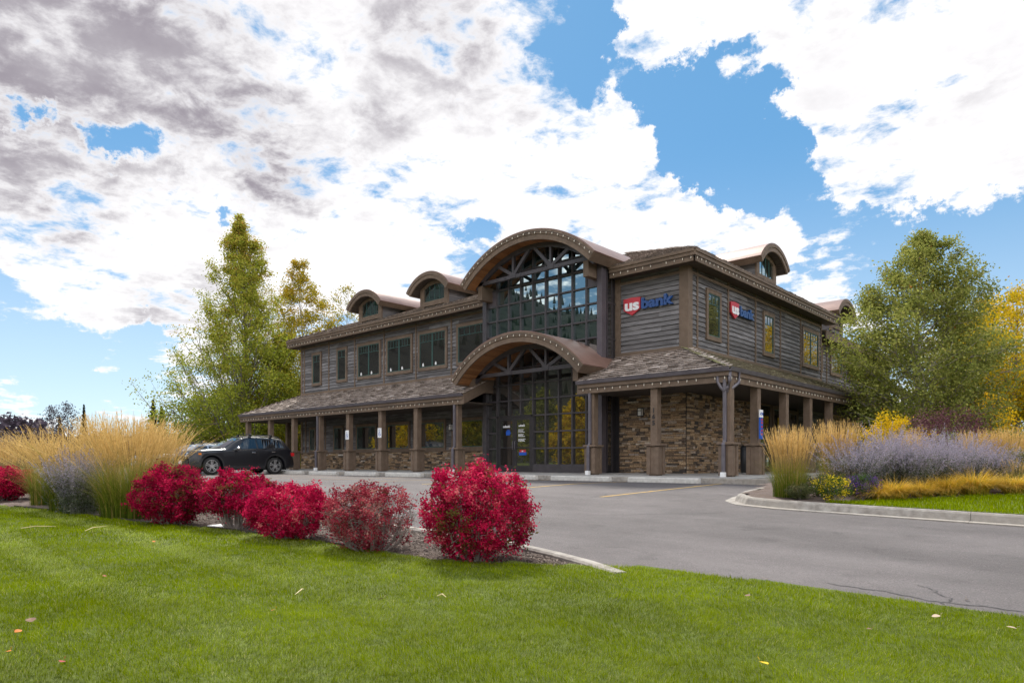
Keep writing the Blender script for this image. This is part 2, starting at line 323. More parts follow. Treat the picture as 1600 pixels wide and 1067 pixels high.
# asphalt
am = material('asphalt', (.090, .080, .078), (.186, .165, .161), 75, .88, .5, 260, c3=(.128, .116, .112), detail=8, spec=.25)
def asphalt_cracks(m):
    t = m.node_tree; n_ = t.nodes; l = t.links; b = n_['Principled BSDF']; src = b.inputs['Base Color'].links[0].from_socket
    tcn = n_.new('ShaderNodeTexCoord'); nz = n_.new('ShaderNodeTexNoise'); nz.inputs['Scale'].default_value = .55; nz.inputs['Detail'].default_value = 7; nz.inputs['Roughness'].default_value = .6
    l.new(tcn.outputs['Object'], nz.inputs['Vector'])
    mp = n_.new('ShaderNodeMapping'); mp.inputs['Scale'].default_value = (.14, .75, 1); l.new(tcn.outputs['Object'], mp.inputs[0])
    nb = n_.new('ShaderNodeTexNoise'); nb.inputs['Scale'].default_value = 1.2; nb.inputs['Detail'].default_value = 8; l.new(mp.outputs[0], nb.inputs['Vector'])
    mb_ = n_.new('ShaderNodeMapRange'); mb_.inputs[1].default_value = .3; mb_.inputs[2].default_value = .7; mb_.inputs[3].default_value = .84; mb_.inputs[4].default_value = 1.12; l.new(nb.outputs[0], mb_.inputs[0])
    mr = n_.new('ShaderNodeMapRange'); mr.inputs[1].default_value = .35; mr.inputs[2].default_value = .68; mr.inputs[3].default_value = .80; mr.inputs[4].default_value = 1.14; l.new(nz.outputs[0], mr.inputs[0])
    ns = n_.new('ShaderNodeTexNoise'); ns.inputs['Scale'].default_value = 1.7; ns.inputs['Detail'].default_value = 6; ns.inputs['Distortion'].default_value = .6; l.new(tcn.outputs['Object'], ns.inputs['Vector'])
    ms_ = n_.new('ShaderNodeMapRange'); ms_.inputs[1].default_value = .60; ms_.inputs[2].default_value = .72; ms_.inputs[3].default_value = 1; ms_.inputs[4].default_value = .80; l.new(ns.outputs[0], ms_.inputs[0])
    m0 = n_.new('ShaderNodeMath'); m0.operation = 'MULTIPLY'; l.new(mb_.outputs[0], m0.inputs[0]); l.new(ms_.outputs[0], m0.inputs[1])
    mm = n_.new('ShaderNodeMath'); mm.operation = 'MULTIPLY'; l.new(m0.outputs[0], mm.inputs[0]); l.new(mr.outputs[0], mm.inputs[1])
    x = n_.new('ShaderNodeMix'); x.data_type = 'RGBA'; x.blend_type = 'MULTIPLY'; x.inputs[0].default_value = 1; l.new(src, x.inputs[6]); l.new(mm.outputs[0], x.inputs[7])
    l.new(x.outputs[2], b.inputs['Base Color'])
asphalt_cracks(am)
tagit(sheet('parking_lot', np.arange(-52, 46.1, 1.), np.arange(-17, 40.1, .5), lambda x, y: gz(x, y), am,
            lambda x, y: (y > -13.9) & (y < np.where(x > 3, -3, np.where(x < -31, 30, -1.1)))), kind='structure')
# tar-filled cracks and painted stall lines
M['tar'] = material('crack_tar', (.055, .050, .050), (.085, .078, .078), 30, .8)
def wiggle(p0, p1, w, amp, seed, mat, name, lift=.004, n=60):
    r = random.Random(seed); ph = [r.uniform(0, 6) for _ in range(4)]; v = []; f = []
    dx, dy = p1[0]-p0[0], p1[1]-p0[1]; ln = math.hypot(dx, dy); nx, ny = -dy/ln, dx/ln
    for i in range(n+1):
        s = i/n; o = amp*(math.sin(s*5+ph[0])+.5*math.sin(s*13+ph[1])+.25*math.sin(s*37+ph[2])+.12*math.sin(s*90+ph[3]))-amp*0
        x = p0[0]+dx*s+nx*o; y = p0[1]+dy*s+ny*o; ww = w*(.5+.5*r.random())
        for sg in (-1, 1): xx, yy = x+nx*ww*sg, y+ny*ww*sg; v.append((xx, yy, float(gz(xx, yy))+lift))
        if i: f.append((2*i-2, 2*i, 2*i+1, 2*i-1))
    return arr_obj(name, v, f, mat)
for i, (a, b, w, amp) in enumerate([((6.86, -12.94), (8.23, -12.96), .011, .05), ((2.0, -10.54), (3.78, -8.15), .012, .10), ((0.32, -7.5), (0.3, -6.19), .014, .10), ((7.53, -12.43), (7.78, -13.09), .008, .05), ((3.78, -8.15), (9.5, -7.2), .007, .2), ((-4.5, -6.5), (-3.6, -3.8), .010, .1), ((-9, -11), (-1, -9.5), .010, .2)]):
    tagit(wiggle(a, b, w, amp, i+3, M['tar'], 'asphalt_crack'), kind='structure')
M['yellow'] = material('stall_line_yellow', (.50, .29, .035), (.30, .23, .13), 14, .8, contrast=(.38, .6))
for k in range(10):
    x = .5-2.9*k
    mb = MB(); y0, y1 = -7.2, -1.55
    for j in range(12):
        ya, yb = y0+(y1-y0)*j/12, y0+(y1-y0)*(j+1)/12
        mb.add([(xx, yy, float(gz(xx, yy))+.005) for xx, yy in ((x-.05, ya), (x+.05, ya), (x+.05, yb), (x-.05, yb))], [(0, 1, 2, 3)])
    tagit(mb.build('stall_line', M['yellow']), kind='structure')
# sidewalk under the porch
mb = MB()
def slab(mb, x0, x1, y0, y1, z0, z1, zb=-.3, t=.5):
    mb.hexa([(x0, y0, zb), (x1, y0, zb), (x1, y1, zb), (x0, y1, zb), (x0, y0, z0), (x1, y0, z0), (x1, y1, z1), (x0, y1, z1)], t)
x = -31.0
while x < 1.0:
    slab(mb, x+.006, min(x+1.5, 1.1)-.006, -1.28, 2.45, 0, .05); x += 1.5
y = 2.45
while y < 22: slab(mb, -2.7, 1.1, y+.006, y+1.5, .05, .05); y += 1.5
tagit(mb.build('sidewalk', M['walk'], bevel=0), kind='structure')
mb = MB(); x = -31.0
while x < 2.6:
    x1 = min(x+3.0, 2.7); slab(mb, x+.005, x1-.005, -1.44, -1.285, .004, .004, -.4); x = x1
tagit(mb.build('kerb', M['concrete'], bevel=.02), kind='structure')
# kerb along the planting bed
def kerb_path(pts, w=.15, h=.14, name='kerb', top_off=None, pan=0, seg=3.0):
    """kerb stones along a polyline; the pan (gutter strip) lies on its left side"""
    mb = MB(); P_ = [Vector((p[0], p[1])) for p in pts]
    fine = []
    for a, b in zip(P_[:-1], P_[1:]):
        n = max(1, int((b-a).length/.25))
        for i in range(n): fine.append(a.lerp(b, i/n))
    fine.append(P_[-1]); acc = 0
    nrm = []
    for i, p in enumerate(fine):
        d = (fine[min(i+1, len(fine)-1)]-fine[max(i-1, 0)]).normalized(); nrm.append(Vector((-d.y, d.x)))
    for i in range(len(fine)-1):
        a, b, na, nb = fine[i], fine[i+1], nrm[i], nrm[i+1]; L_ = (b-a).length; g0 = .006 if acc < .01 else 0; acc += L_
        if acc > seg: acc = 0
        a2 = a+(b-a).normalized()*g0
        prof = [(0, -.2), (0, h-.02), (.02, h), (w-.035, h), (w-.008, h-.03), (w+.03, .012)]+([(w+pan, .008), (w+pan, -.2)] if pan else [(w+.03, -.2)])
        va = [(a2.x+na.x*o, a2.y+na.y*o, float(gz(a.x, a.y))+z) for o, z in prof]; vb = [(b.x+nb.x*o, b.y+nb.y*o, float(gz(b.x, b.y))+z) for o, z in prof]
        k = len(prof); fs = [(q, q+1, k+q+1, k+q) for q in range(k-1)]+[tuple(range(k)), tuple(range(k, 2*k))[::-1]]
        mb.add(va+vb, fs)
    return tagit(mb.build(name, M['concrete']), kind='structure')
kerb_path([(-40, -13.62), (-12, -13.62), (3.4, -13.62), (4.0, -13.72), (4.6, -13.86), (5.1, -14.02), (5.6, -14.25)], h=.12)
# planting bed soil
def mulch(name, c1, c2):
    return material(name, c1, c2, 45, .95, 1.0, 70, c3=(.12, .085, .065), detail=10)
M['mulch'] = mulch('bark_mulch', (.085, .062, .052), (.205, .155, .135))
tagit(sheet('planting_bed', np.arange(-60, 6.4, .12), np.concatenate([np.arange(-27, -17, 1.), np.arange(-17, -13.55, .1)]),
            lambda x, y: gz(x, y)+.075+.018*np.sin(x*7+y*3)*np.sin(y*9-x*2)+.012*np.sin(x*17)*np.sin(y*21)+np.where(x > 5.2, -(x-5.2)*.15, 0), M['mulch'],
            lambda x, y: (y < np.where(x > 3.4, -13.62-.25*(x-3.4), -13.60)) & (y > lawn_y(x)-.4)), kind='structure')
def chips(name, n, xf, yf, zf, mat):
    x = xf(n); y = yf(x, n); z = zf(x, y)
    a = rng.uniform(0, 6.28, n); l = rng.uniform(.005, .016, n); w = l*rng.uniform(.2, .45, n)
    u = np.stack([np.cos(a), np.sin(a), rng.uniform(-.4, .4, n)], -1)*l[:, None]; v = np.stack([-np.sin(a), np.cos(a), rng.uniform(-.5, .5, n)], -1)*w[:, None]
    c = np.stack([x, y, z+.008], -1); V = np.stack([c-u-v, c+u-v, c+u+v, c-u+v], 1).reshape(-1, 3)
    return tagit(arr_obj(name, V, np.arange(4*n).reshape(-1, 4), mat, None, np.repeat(rng.random(n), 4)), kind='stuff')
M['chip'] = material('bark_chips', (.8,)*3, (1.2,)*3, 20, .9, tint=[(0, (.05, .035, .03)), (.5, (.12, .088, .07)), (.9, (.20, .155, .125)), (1, (.36, .30, .25))])
chips('mulch', 42000, lambda n: rng.uniform(-3.5, 5.6, n), lambda x, n: lawn_y(x)-.1+rng.random(n)*(np.where(x > 3.4, -13.62-.25*(x-3.4), -13.62)-lawn_y(x)+.1), lambda x, y: gz(x, y)+.085, M['chip'])
# lawn soil and blades
lm = material('lawn_turf', (.07, .09, .012), (.11, .14, .02), 9, .95, .6, 60)
tagit(sheet('lawn', np.concatenate([[-2500, -900, -300, -150, -80], np.arange(-60, 40, .5), [60, 150, 400, 2500]]), np.concatenate([[-2500, -900, -300, -120, -60], np.arange(-40, -12.6, .12)]), lawn_z, lm,
            lambda x, y: y < lawn_y(x)+.06), kind='structure')
def strips(base, az, H, lean, w, segs, pw=2.0, tip=.08, face=None, taper=.8, droop=None):
    """ribbons growing from base: returns V, F, t(0-1 along)"""
    n = len(base); t = np.linspace(0, 1, segs+1); dx = np.cos(az); dy = np.sin(az)
    out = lean[:, None]*H[:, None]*t[None]**pw; up = H[:, None]*(t[None]-(.35*np.minimum(lean, 1.4)[:, None])*t[None]**pw)
    if droop is not None: up = up-droop[:, None]*H[:, None]*t[None]**3
    c = np.stack([base[:, 0:1]+dx[:, None]*out, base[:, 1:2]+dy[:, None]*out, base[:, 2:3]+up], -1)
    f = az+np.pi/2 if face is None else face
    s = np.stack([np.cos(f), np.sin(f), np.zeros(n)], -1)[:, None, :]; ww = (w[:, None]*np.maximum(1-t[None]**(1/taper), tip))[..., None]*.5
    V = np.stack([c-s*ww, c+s*ww], 2).reshape(-1, 3); k = 2*(segs+1)
    q = np.arange(segs)*2; f0 = np.stack([q, q+1, q+3, q+2], -1); F = (np.arange(n)[:, None, None]*k+f0[None]).reshape(-1, 4)
    return V, F, np.repeat(np.tile(t, (n, 1))[..., None], 2, -1).reshape(-1)
def merge(parts):
    Vs = []; Fs = []; Ts = []; b = 0
    for V, F, T in parts: Vs.append(V); Fs.append(F+b); Ts.append(T); b += len(V)
    return np.concatenate(Vs), np.concatenate(Fs), np.concatenate(Ts)
def fnoise(x, y):
    return (np.sin(x*2.3+1.3*np.sin(y*1.7))*np.sin(y*2.9+1.1*np.sin(x*2.1+2))+.6*np.sin(x*6.1+y*3.3+2*np.sin(y*4))*np.sin(y*7.3-x*2.7)+.4*np.sin(x*15+y*9)*np.sin(y*17-x*6))/2
def lawn_blades():
    parts = []
    # density and blade width by distance from the camera (positions are in the world)
    for half, inner, d0, d1, dens, wd, seg in ((.8, 0, 2.3, 4.6, 17000, .0027, 2), (.8, 0, 4.6, 7.0, 10000, .0038, 2), (.8, 0, 7.0, 11.0, 4200, .0065, 1), (.8, 0, 11., 20., 1000, .013, 1), (2.2, .78, 1.6, 5, 3200, .0062, 1), (2.2, .78, 5, 11, 1700, .009, 1)):
        area = half*(d1*d1-d0*d0); n = int(area*dens)
        d = np.sqrt(rng.uniform(d0*d0, d1*d1, n)); s = rng.uniform(inner, half, n)*np.where(rng.random(n) < .5, -1, 1)*d
        x = CAM[0]+FW[0]*d+RT[0]*s; y = CAM[1]+FW[1]*d+RT[1]*s
        edge = lawn_y(x)+.05+.04*fnoise(x*3, y*3); k = y < edge; x = x[k]; y = y[k]; n = len(x)
        # mowing stripes run roughly along x: the blades of neighbouring passes lean opposite ways
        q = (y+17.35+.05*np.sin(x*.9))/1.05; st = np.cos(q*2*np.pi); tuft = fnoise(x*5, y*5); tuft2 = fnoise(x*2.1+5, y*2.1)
        az = np.where(st > 0, .35, math.pi+.35)+rng.normal(0, 1.0, n)
        H = .024+rng.random(n)*.016+.009*tuft+.007*tuft2; lean = np.abs(rng.normal(.60, .35, n))
        b = np.stack([x, y, lawn_z(x, y)-.008], -1)
        V, F, T = strips(b, az, H, lean, wd*rng.uniform(.7, 1.3, n), seg, 1.6, .25)
        sil = np.clip(np.tanh(st*1.6-.5)*np.clip((6.5-x)/5, .12, 1), 0, 1); pt = np.clip(.42+.14*fnoise(x*.8+3, y*.8)+.15*tuft2+.16*tuft+rng.normal(0, .15, n)+(rng.random(n) < .05)*.4, 0, .72); pt = np.where(rng.random(n) < .62*sil, rng.uniform(.74, .9, n), pt); pt = np.where(rng.random(n) < .025, 1, pt)  # silvery tint paints the sheen of the light passes into the blades
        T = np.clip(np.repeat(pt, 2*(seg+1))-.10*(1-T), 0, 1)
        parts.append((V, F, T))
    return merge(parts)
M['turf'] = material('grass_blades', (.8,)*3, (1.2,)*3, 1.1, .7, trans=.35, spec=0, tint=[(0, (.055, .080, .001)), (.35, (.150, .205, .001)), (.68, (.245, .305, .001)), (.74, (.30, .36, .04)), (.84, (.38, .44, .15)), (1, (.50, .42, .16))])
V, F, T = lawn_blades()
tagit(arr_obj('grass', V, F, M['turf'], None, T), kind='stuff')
# steel edging between lawn and bed
mb = MB()
ex = np.arange(-5, 3.2, .25)
for a, b in zip(ex[:-1], ex[1:]):
    ya, yb = float(lawn_y(a))+.07, float(lawn_y(b))+.07
    mb.bar((a, ya, float(gz(a, ya))+.075), (b+.01, yb, float(gz(b, yb))+.075), .012, .09)
M['edging'] = material('edging_strip', (.035, .028, .024), (.06, .05, .04), 8, .7)
tagit(mb.build('lawn_edging', M['edging']), kind='structure')
# planted island to the right
ISL = [(2.55, 14), (2.5, 2.5), (2.55, -2.4), (2.9, -5.2), (3.15, -6.1), (3.55, -6.6), (4.2, -6.82), (6, -6.86), (12, -6.75), (24, -6.5), (46, -6)]
kerb_path([(p[0], p[1]) for p in ISL][::-1], w=.16, h=.14, pan=.22)
def in_isl(x, y):
    yb = np.interp(x, [2.7, 3.15, 3.55, 4.2, 6, 12, 24, 46], [-4, -6.1, -6.6, -6.82, -6.86, -6.75, -6.5, -6]); return (x > 2.62) & (y > yb+.02)
tagit(sheet('island_bed', np.arange(2.5, 46, .25), np.arange(-7, 14, .15), lambda x, y: gz(x, y)+.13+.03*np.clip(y+6.5, 0, 2)+.015*np.sin(x*8+y*2)*np.sin(y*9), M['mulch'], in_isl), kind='structure')
def isl_z(x, y): return gz(x, y)+.13+.03*np.clip(np.asarray(y)+6.5, 0, 2)
def isl_lawn(x): return np.interp(x, [4.9, 5.5, 6.2, 7.1, 9, 14, 46], [-6.8, -6.15, -5.1, -3.75, -1.8, -1.0, -1.0])
tagit(sheet('island_lawn', np.arange(4.9, 46, .2), np.arange(-7, 0, .1), lambda x, y: isl_z(x, y)+.012, lm, lambda x, y: in_isl(x, y) & (y < isl_lawn(x))), kind='structure')
n = 110000; x = 4.9+rng.random(n)**1.4*13; y = rng.uniform(-6.85, -1.0, n); k = in_isl(x, y) & (y < isl_lawn(x)); x = x[k]; y = y[k]; n = len(x)
V, F, T = strips(np.stack([x, y, isl_z(x, y)], -1), rng.uniform(0, 6.28, n), rng.uniform(.04, .075, n), np.abs(rng.normal(.4, .3, n)), np.full(n, .011), 1, 1.5, .3)
tagit(arr_obj('grass', V, F, M['turf'], None, np.clip(np.repeat(rng.normal(.45, .15, n), 4), 0, 1)), kind='stuff')

# ------------------------------------------------------------------ the building
bank = empty('bank_building', (0, 0, 0))
tagit(bank, 'two storey grey-brown timber and ledgestone bank with arched roofs and a glazed entrance', 'building')
YW, XW = 2.4, -2.65           # upper and lower wall planes
XL = -27.84                   # left end of the walls
FY = fnY(YW); FX = fnX(XW)

def siding(mb, fn, a0, a1, z0, z1, course=.168):
    nc = max(1, round((z1-z0)/course)); ch = (z1-z0)/nc
    for i in range(nc):
        za = z0+i*ch; a = a0
        while a < a1-.01:
            b = min(a1, a+random.uniform(1.2, 3.6)); t = random.random()
            k = max(1, int((b-a)/.3)); w = [random.uniform(-.010, .006) for _ in range(k+1)]
            o = random.uniform(.030, .038)
            for j in range(k):
                p, q = a+(b-a)*j/k, a+(b-a)*(j+1)/k
                vs = [fn(p, za+.012+w[j], o+.016), fn(q, za+.012+w[j+1], o+.016), fn(q, za+ch+.006, .012), fn(p, za+ch+.006, .012), fn(p, za+.018+w[j], .0), fn(q, za+.018+w[j+1], .0)]
                mb.add(vs, [(0, 1, 2, 3), (4, 5, 1, 0)], t)
            a = b
def trims(mb, fn, items):
    for a0, a1, z0, z1, *o in items: mb.P(fn, a0, a1, z0, z1, 0, o[0] if o else .062)
def wall_part(name, fn, a0, a1, z0, z1, trim_items, label=None):
    s = MB(); siding(s, fn, a0, a1, z0, z1); w = s.build(name, M['siding'], bank)
    if label: w['label'] = label
    for it in trim_items:
        t = MB(); trims(t, fn, [it]); t.build('trim_board', M['trim'], w, bevel=.004)
    return w
# solid core behind the claddings
core = MB(); core.box(XL+.01, -11.7, YW+.003, 16, 0, 7.45); core.box(-5.5, XW-.003, YW+.003, 15.8, 0, 7.45); core.box(-11.7, -5.5, YW+.3, 16, 0, 7.45); core.box(-5.5, -3.05, 15.8, 30, 0, 6.9)
core.build('wall', M['mortar'], bank)
bays = [-24.85, -22.33, -19.74, -17.18, -14.62]
up = [(XL, XL+.16, 4.33, 7.35), (XL, -11.6, 4.30, 4.47, .075), (XL, -11.6, 7.05, 7.13, .075), (-27.5, -27.4, 4.33, 7.35), (-11.85, -11.65, 4.33, 7.35)]+[(b-.045, b+.045, 4.33, 7.4, .07) for b in bays]
wall_part('upper_wall', FY, XL, -11.6, 4.4, 7.45, up)
wall_part('upper_wall', FY, -5.55, XW+.0, 4.4, 7.45, [(-5.6, -5.33, 4.33, 7.4, .08), (XW-.26, XW+.085, 4.33, 7.4, .085), (-5.4, XW, 4.30, 4.47, .075), (-5.4, XW, 6.98, 7.08, .07)])
wall_part('upper_wall', FX, YW, 15.8, 4.4, 7.45, [(YW-.08, YW+.24, 4.33, 7.4, .0849), (YW+.2, 15.8, 4.30, 4.47, .075), (YW+.2, 15.8, 6.98, 7.08, .075)]+[(b-.045, b+.045, 4.33, 7.4, .07) for b in (3.05, 5.5, 8.0, 10.6, 13.0, 15.75)])
wall_part('upper_wall', fnX(-3.05), 15.8, 30, 4.4, 6.9, [(15.8, 30, 4.30, 4.47, .075), (15.8, 30, 6.5, 6.58, .075)]+[(b-.045, b+.045, 4.33, 6.9, .07) for b in (15.95, 17.8, 20.7, 23.4, 26)])
mb = MB(); mb.box(XL, XL+.0, YW, 16, 0, 7.4)
wl = wall_part('upper_wall', lambda a, z, o: (XL-o, a, z), YW, 16, 4.4, 7.45, [(YW, YW+.2, 4.33, 7.4), (YW, 16, 4.3, 4.47, .075)])
lw = wall_part('lower_wall', FY, XL, -11.6, .98, 2.95, [(XL, XL+.18, .98, 2.95)]+[(b-.05, b+.05, .98, 2.95, .07) for b in (-27.3, -25.2, -22.6, -19.95, -17.35, -14.55)])
wall_part('lower_wall', lambda a, z, o: (XL-o, a, z), YW, 16, .0, 2.95, [(YW, YW+.2, 0, 2.95)])
s_ = wall_part('lower_wall', FX, 12.6, 16.2, 0, 3.2, [(12.6, 12.72, 0, 3.2), (16.05, 16.2, 0, 3.2)])

def stone(fn, a0, a1, z0, z1, name, parent):
    mb = MB(); mb.P(fn, a0, a1, z0, z1, -.02, .012, 0, 1)
    z = z0
    while z < z1-.015:
        h = random.choice((.05, .065, .08, .095, .12)); h = min(h, z1-z); a = a0
        if z1-z-h < .03: h = z1-z
        while a < a1-.01:
            w = random.uniform(.10, .42)*(1.25 if h < .09 else .9); b = min(a1, a+w)
            if a1-b < .05: b = a1
            n2 = 2 if (h > .09 and random.random() < .45) else 1
            for q in range(n2):
                za = z+h*q/n2; zb = z+h*(q+1)/n2; o = random.uniform(.02, .062); j = .0045
                t = min(1, max(0, random.choice((random.gauss(.3, .15), random.gauss(.5, .12), random.gauss(.62, .08), random.gauss(.12, .08), random.random()))))
                mb.P(fn, a+j, b-j, za+j, zb-j, .0, o, t)
                # chamfered broken face
                c = .010
                mb.hexa([fn(a+j, za+j, o), fn(b-j, za+j, o), fn(b-j, za+j, o-.001), fn(a+j, za+j, o-.001), fn(a+j+c, za+j+c, o+random.uniform(.004, .014)), fn(b-j-c, za+j+c, o+random.uniform(.004, .014)), fn(b-j-c, zb-j-c, o+random.uniform(.004, .014)), fn(a+j+c, zb-j-c, o+random.uniform(.004, .014))], t)
            a = b
        z += h
    return mb.build(name, [M['stone'], M['mortar']], parent)
sw = stone(FY, XL, -11.62, .02, .93, 'stone_wainscot', bank)
mb = MB(); mb.P(FY, XL, -11.62, .93, 1.0, 0, .12); mb.build('stone_cap', M['trim'], sw, bevel=.006)
stone(FY, -5.4, XW-.005, .03, 3.2, 'stone_wall', bank)
stone(FX, YW-.06, 8.0, .03, 3.2, 'stone_wall', bank)
stone(FX, 16.3, 22, .03, 3.2, 'stone_wall', bank)
stone(FX, 9.6, 11.4, .03, 1.0, 'stone_wall', bank)

def window(fn, a0, a1, z0, z1, sashes=1, rows=1, grid=0, tr=.13, sash_mat='greensash', hi=False, pins=False, name='window', label=None, curt=None):
    """casing (part) > sash, pane: grid = little lights across the top of every sash"""
    c = MB()
    for q in ((a0, a0+tr, z0, z1), (a1-tr, a1, z0, z1), (a0+tr, a1-tr, z1-tr, z1), (a0+tr, a1-tr, z0, z0+tr)): c.P(fn, *q, .0, .100)
    c.P(fn, a0-.02, a1+.02, z1, z1+.03, 0, .115); c.P(fn, a0-.02, a1+.02, z0-.035, z0, 0, .115)
    w = c.build(name, M['trim'], bank, bevel=.004)
    if label: w['label'] = label
    A0, A1, Z0, Z1 = a0+tr, a1-tr, z0+tr, z1-tr
    s = MB(); p = MB(); k = (A1-A0)/sashes; fr = .035
    for i in range(sashes):
        b0, b1 = A0+i*k, A0+(i+1)*k
        for q in ((b0, b0+fr, Z0, Z1), (b1-fr, b1, Z0, Z1), (b0+fr, b1-fr, Z1-fr, Z1), (b0+fr, b1-fr, Z0, Z0+fr)): s.P(fn, *q, .0, .084)
        if grid:
            zt = Z1-(Z1-Z0)*.24; s.P(fn, b0+fr, b1-fr, zt-.012, zt+.012, .05, .078)
            for g in range(1, grid): x = b0+fr+(b1-b0-2*fr)*g/grid; s.P(fn, x-.010, x+.010, zt+.012, Z1-fr, .05, .078)
        e = [random.uniform(-.0016, .0016) for _ in range(3)]
        p.add([fn(b0+fr, Z0+fr, .062+e[0]), fn(b1-fr, Z0+fr, .062+e[1]), fn(b1-fr, Z1-fr, .062+e[1]+e[2]), fn(b0+fr, Z1-fr, .062+e[0]+e[2])], [(0, 1, 2, 3)])
    s.build('sash', M[sash_mat], w); p.build('pane', M['glass_hi' if hi else 'glass_lo'], w)
    if pins:
        for i in range(sashes):
            b = A0+(i+.22)*k; q = MB(); q.P(fn, b, b+.10, Z0+fr+.02, Z0+fr+.13, .068, .082); q.P(fn, b+.02, b+.08, Z0+fr+.13, Z0+fr+.17, .068, .082); q.build('window_sticker', M['white'], w)
    return w
for c_, w_, n_ in ((-26.08, 1.0, 1), (-23.53, 1.0, 1), (-21.03, 2.1, 2), (-18.47, 2.1, 2), (-15.94, 2.1, 2), (-13.2, 2.1, 1)):
    window(FY, c_-w_/2, c_+w_/2, 4.86, 6.72, n_, grid=4 if n_ == 2 else (2 if w_ < 2 else 5), pins=n_ == 2)
for a0, a1 in ((-26.86, -26.17), (-24.35, -23.38), (-22.17, -20.32), (-19.53, -17.62), (-16.96, -14.99), (-14.16, -12.44)):
    window(FY, a0, a1, 1.02, 2.42, 1, tr=.11)
for y0, y1, n_ in ((3.69, 4.85, 1), (8.72, 9.88, 1), (13.15, 15.35, 2)):
    window(FX, y0, y1, 4.88, 6.66, n_, grid=3, hi=False)
for y0, y1 in ((16.2, 17.1), (18.3, 20.2), (21.2, 23)): window(fnX(-3.05), y0, y1, 5.0, 6.4, 1, grid=2)
window(FX, 8.1, 9.5, .1, 2.9, 1, tr=.12, sash_mat='darkframe', name='window')
window(FX, 9.7, 11.3, 1.05, 2.8, 2, tr=.12)
window(FX, 11.5, 12.5, .1, 2.7, 1, tr=.12, sash_mat='darkframe')

# ---- shake roofs
def shakes(mb, O, e, s, n, L_, S_, clip, exp=.235, lift=0, tfun=None):
    O = Vector(O); e = Vector(e).normalized(); s = Vector(s).normalized(); n = Vector(n).normalized()
    b = -.04; row = 0
    while b < S_:
        lo, hi = clip(max(b, 0)); a = lo-random.uniform(0, .1)
        while a < hi:
            w = random.choice((.14, .19, .24, .30, .36)); a2 = min(a+w-.008, hi+.02)
            if a >= lo-.11:
                t = min(1, max(0, random.gauss(.50, .17)))
                if random.random() < .06: t = random.uniform(.75, 1)
                if tfun: t = tfun(a, b, t)
                th = random.uniform(.040, .066); ll = exp*1.25; db = random.uniform(-.010, .010)
                p = lambda A, B, C: O+e*A+s*B+n*(C+lift)
                mb.add([p(a, b+db, .012), p(a2, b+db, .012), p(a2, b+ll, .005), p(a, b+ll, .005), p(a, b+db, .012+th), p(a2, b+db, .012+th), p(a2, b+ll, .018), p(a, b+ll, .018)],
                       [(4, 5, 6, 7), (1, 2, 6, 5), (3, 0, 4, 7)], t)
                mb.add([p(a, b+db, .0), p(a2, b+db, .0), p(a2, b+db, .012+th), p(a, b+db, .012+th)], [(0, 1, 2, 3)], t*.35)  # butt end tinted darker, painting a shadow line under each course
            a += w
        b += exp; row += 1
def deck(name, polys, parent, th=.05, mat='shake'):
    mb = MB()
    for poly in polys:
        k = len(poly); vs = [Vector(p) for p in poly]+[Vector(p)-Vector((0, 0, th)) for p in poly]
        mb.add(vs, [tuple(range(k)), tuple(range(k, 2*k))[::-1]]+[(i, (i+1) % k, k+(i+1) % k, k+i) for i in range(k)], .3)
    return mb.build(name, M[mat], parent)
ZE, ZW = 3.20, 4.34           # lower roof: eave and wall heights
YE = -.15; XE = .05; run = YW-YE; SL = math.hypot(run, ZW-ZE)
nf = Vector((0, -(ZW-ZE), run)).normalized(); sf = Vector((0, run, ZW-ZE)).normalized()
runx = XE-XW; SLx = math.hypot(runx, ZW-ZE); nx_ = Vector((ZW-ZE, 0, runx)).normalized(); sx_ = Vector((-runx, 0, ZW-ZE)).normalized()
XLE = XL-2.55
def porch_eave(parent, pts, z0, z1, gutter=True):
    """fascia boards and gutter along an eave polyline"""
    f = MB(); g = MB()
    for a, b in zip(pts[:-1], pts[1:]):
        a = Vector(a); b = Vector(b); d = (b-a).normalized(); o = Vector((d.y, -d.x))
        def fn(s, z, off, a=a, d=d, o=o): q = a+d*s+o*off; return (q.x, q.y, z)
        Ln = (b-a).length
        f.P(fn, -.0, Ln, z0, z1-.10, -.05, .0); f.P(fn, -.012, Ln+.012, z0+(z1-z0)*.45, z1-.075, .0, .035); f.P(fn, -.0, Ln, z1-.10, z1-.02, -.05, -.004)
        # k-style gutter: outer face leans out, open at the top
        vs = []
        for s in (-.05, Ln+.05): vs += [fn(s, z1-.10, .037), fn(s, z1-.10, .095), fn(s, z1+.015, .135), fn(s, z1+.015, .120), fn(s, z1-.05, .08), fn(s, z1-.05, .037)]
        g.add(vs, [(i, (i+1) % 6, 6+(i+1) % 6, 6+i) for i in range(6)]+[(0, 1, 2, 3, 4, 5), (11, 10, 9, 8, 7, 6)])
    if not gutter:
        for a, b in zip(pts[:-1], pts[1:]):
            a = Vector(a); b = Vector(b); d = (b-a).normalized(); o = Vector((d.y, -d.x))
            def fn(s, z, off, a=a, d=d, o=o): q = a+d*s+o*off; return (q.x, q.y, z)
            f.P(fn, -.0, (b-a).length, z1-.095, z1-.0, -.004, .075)
    f.build('fascia', M['trim'], parent, bevel=.004)
    if gutter: g.build('gutter', M['gutter'], parent)
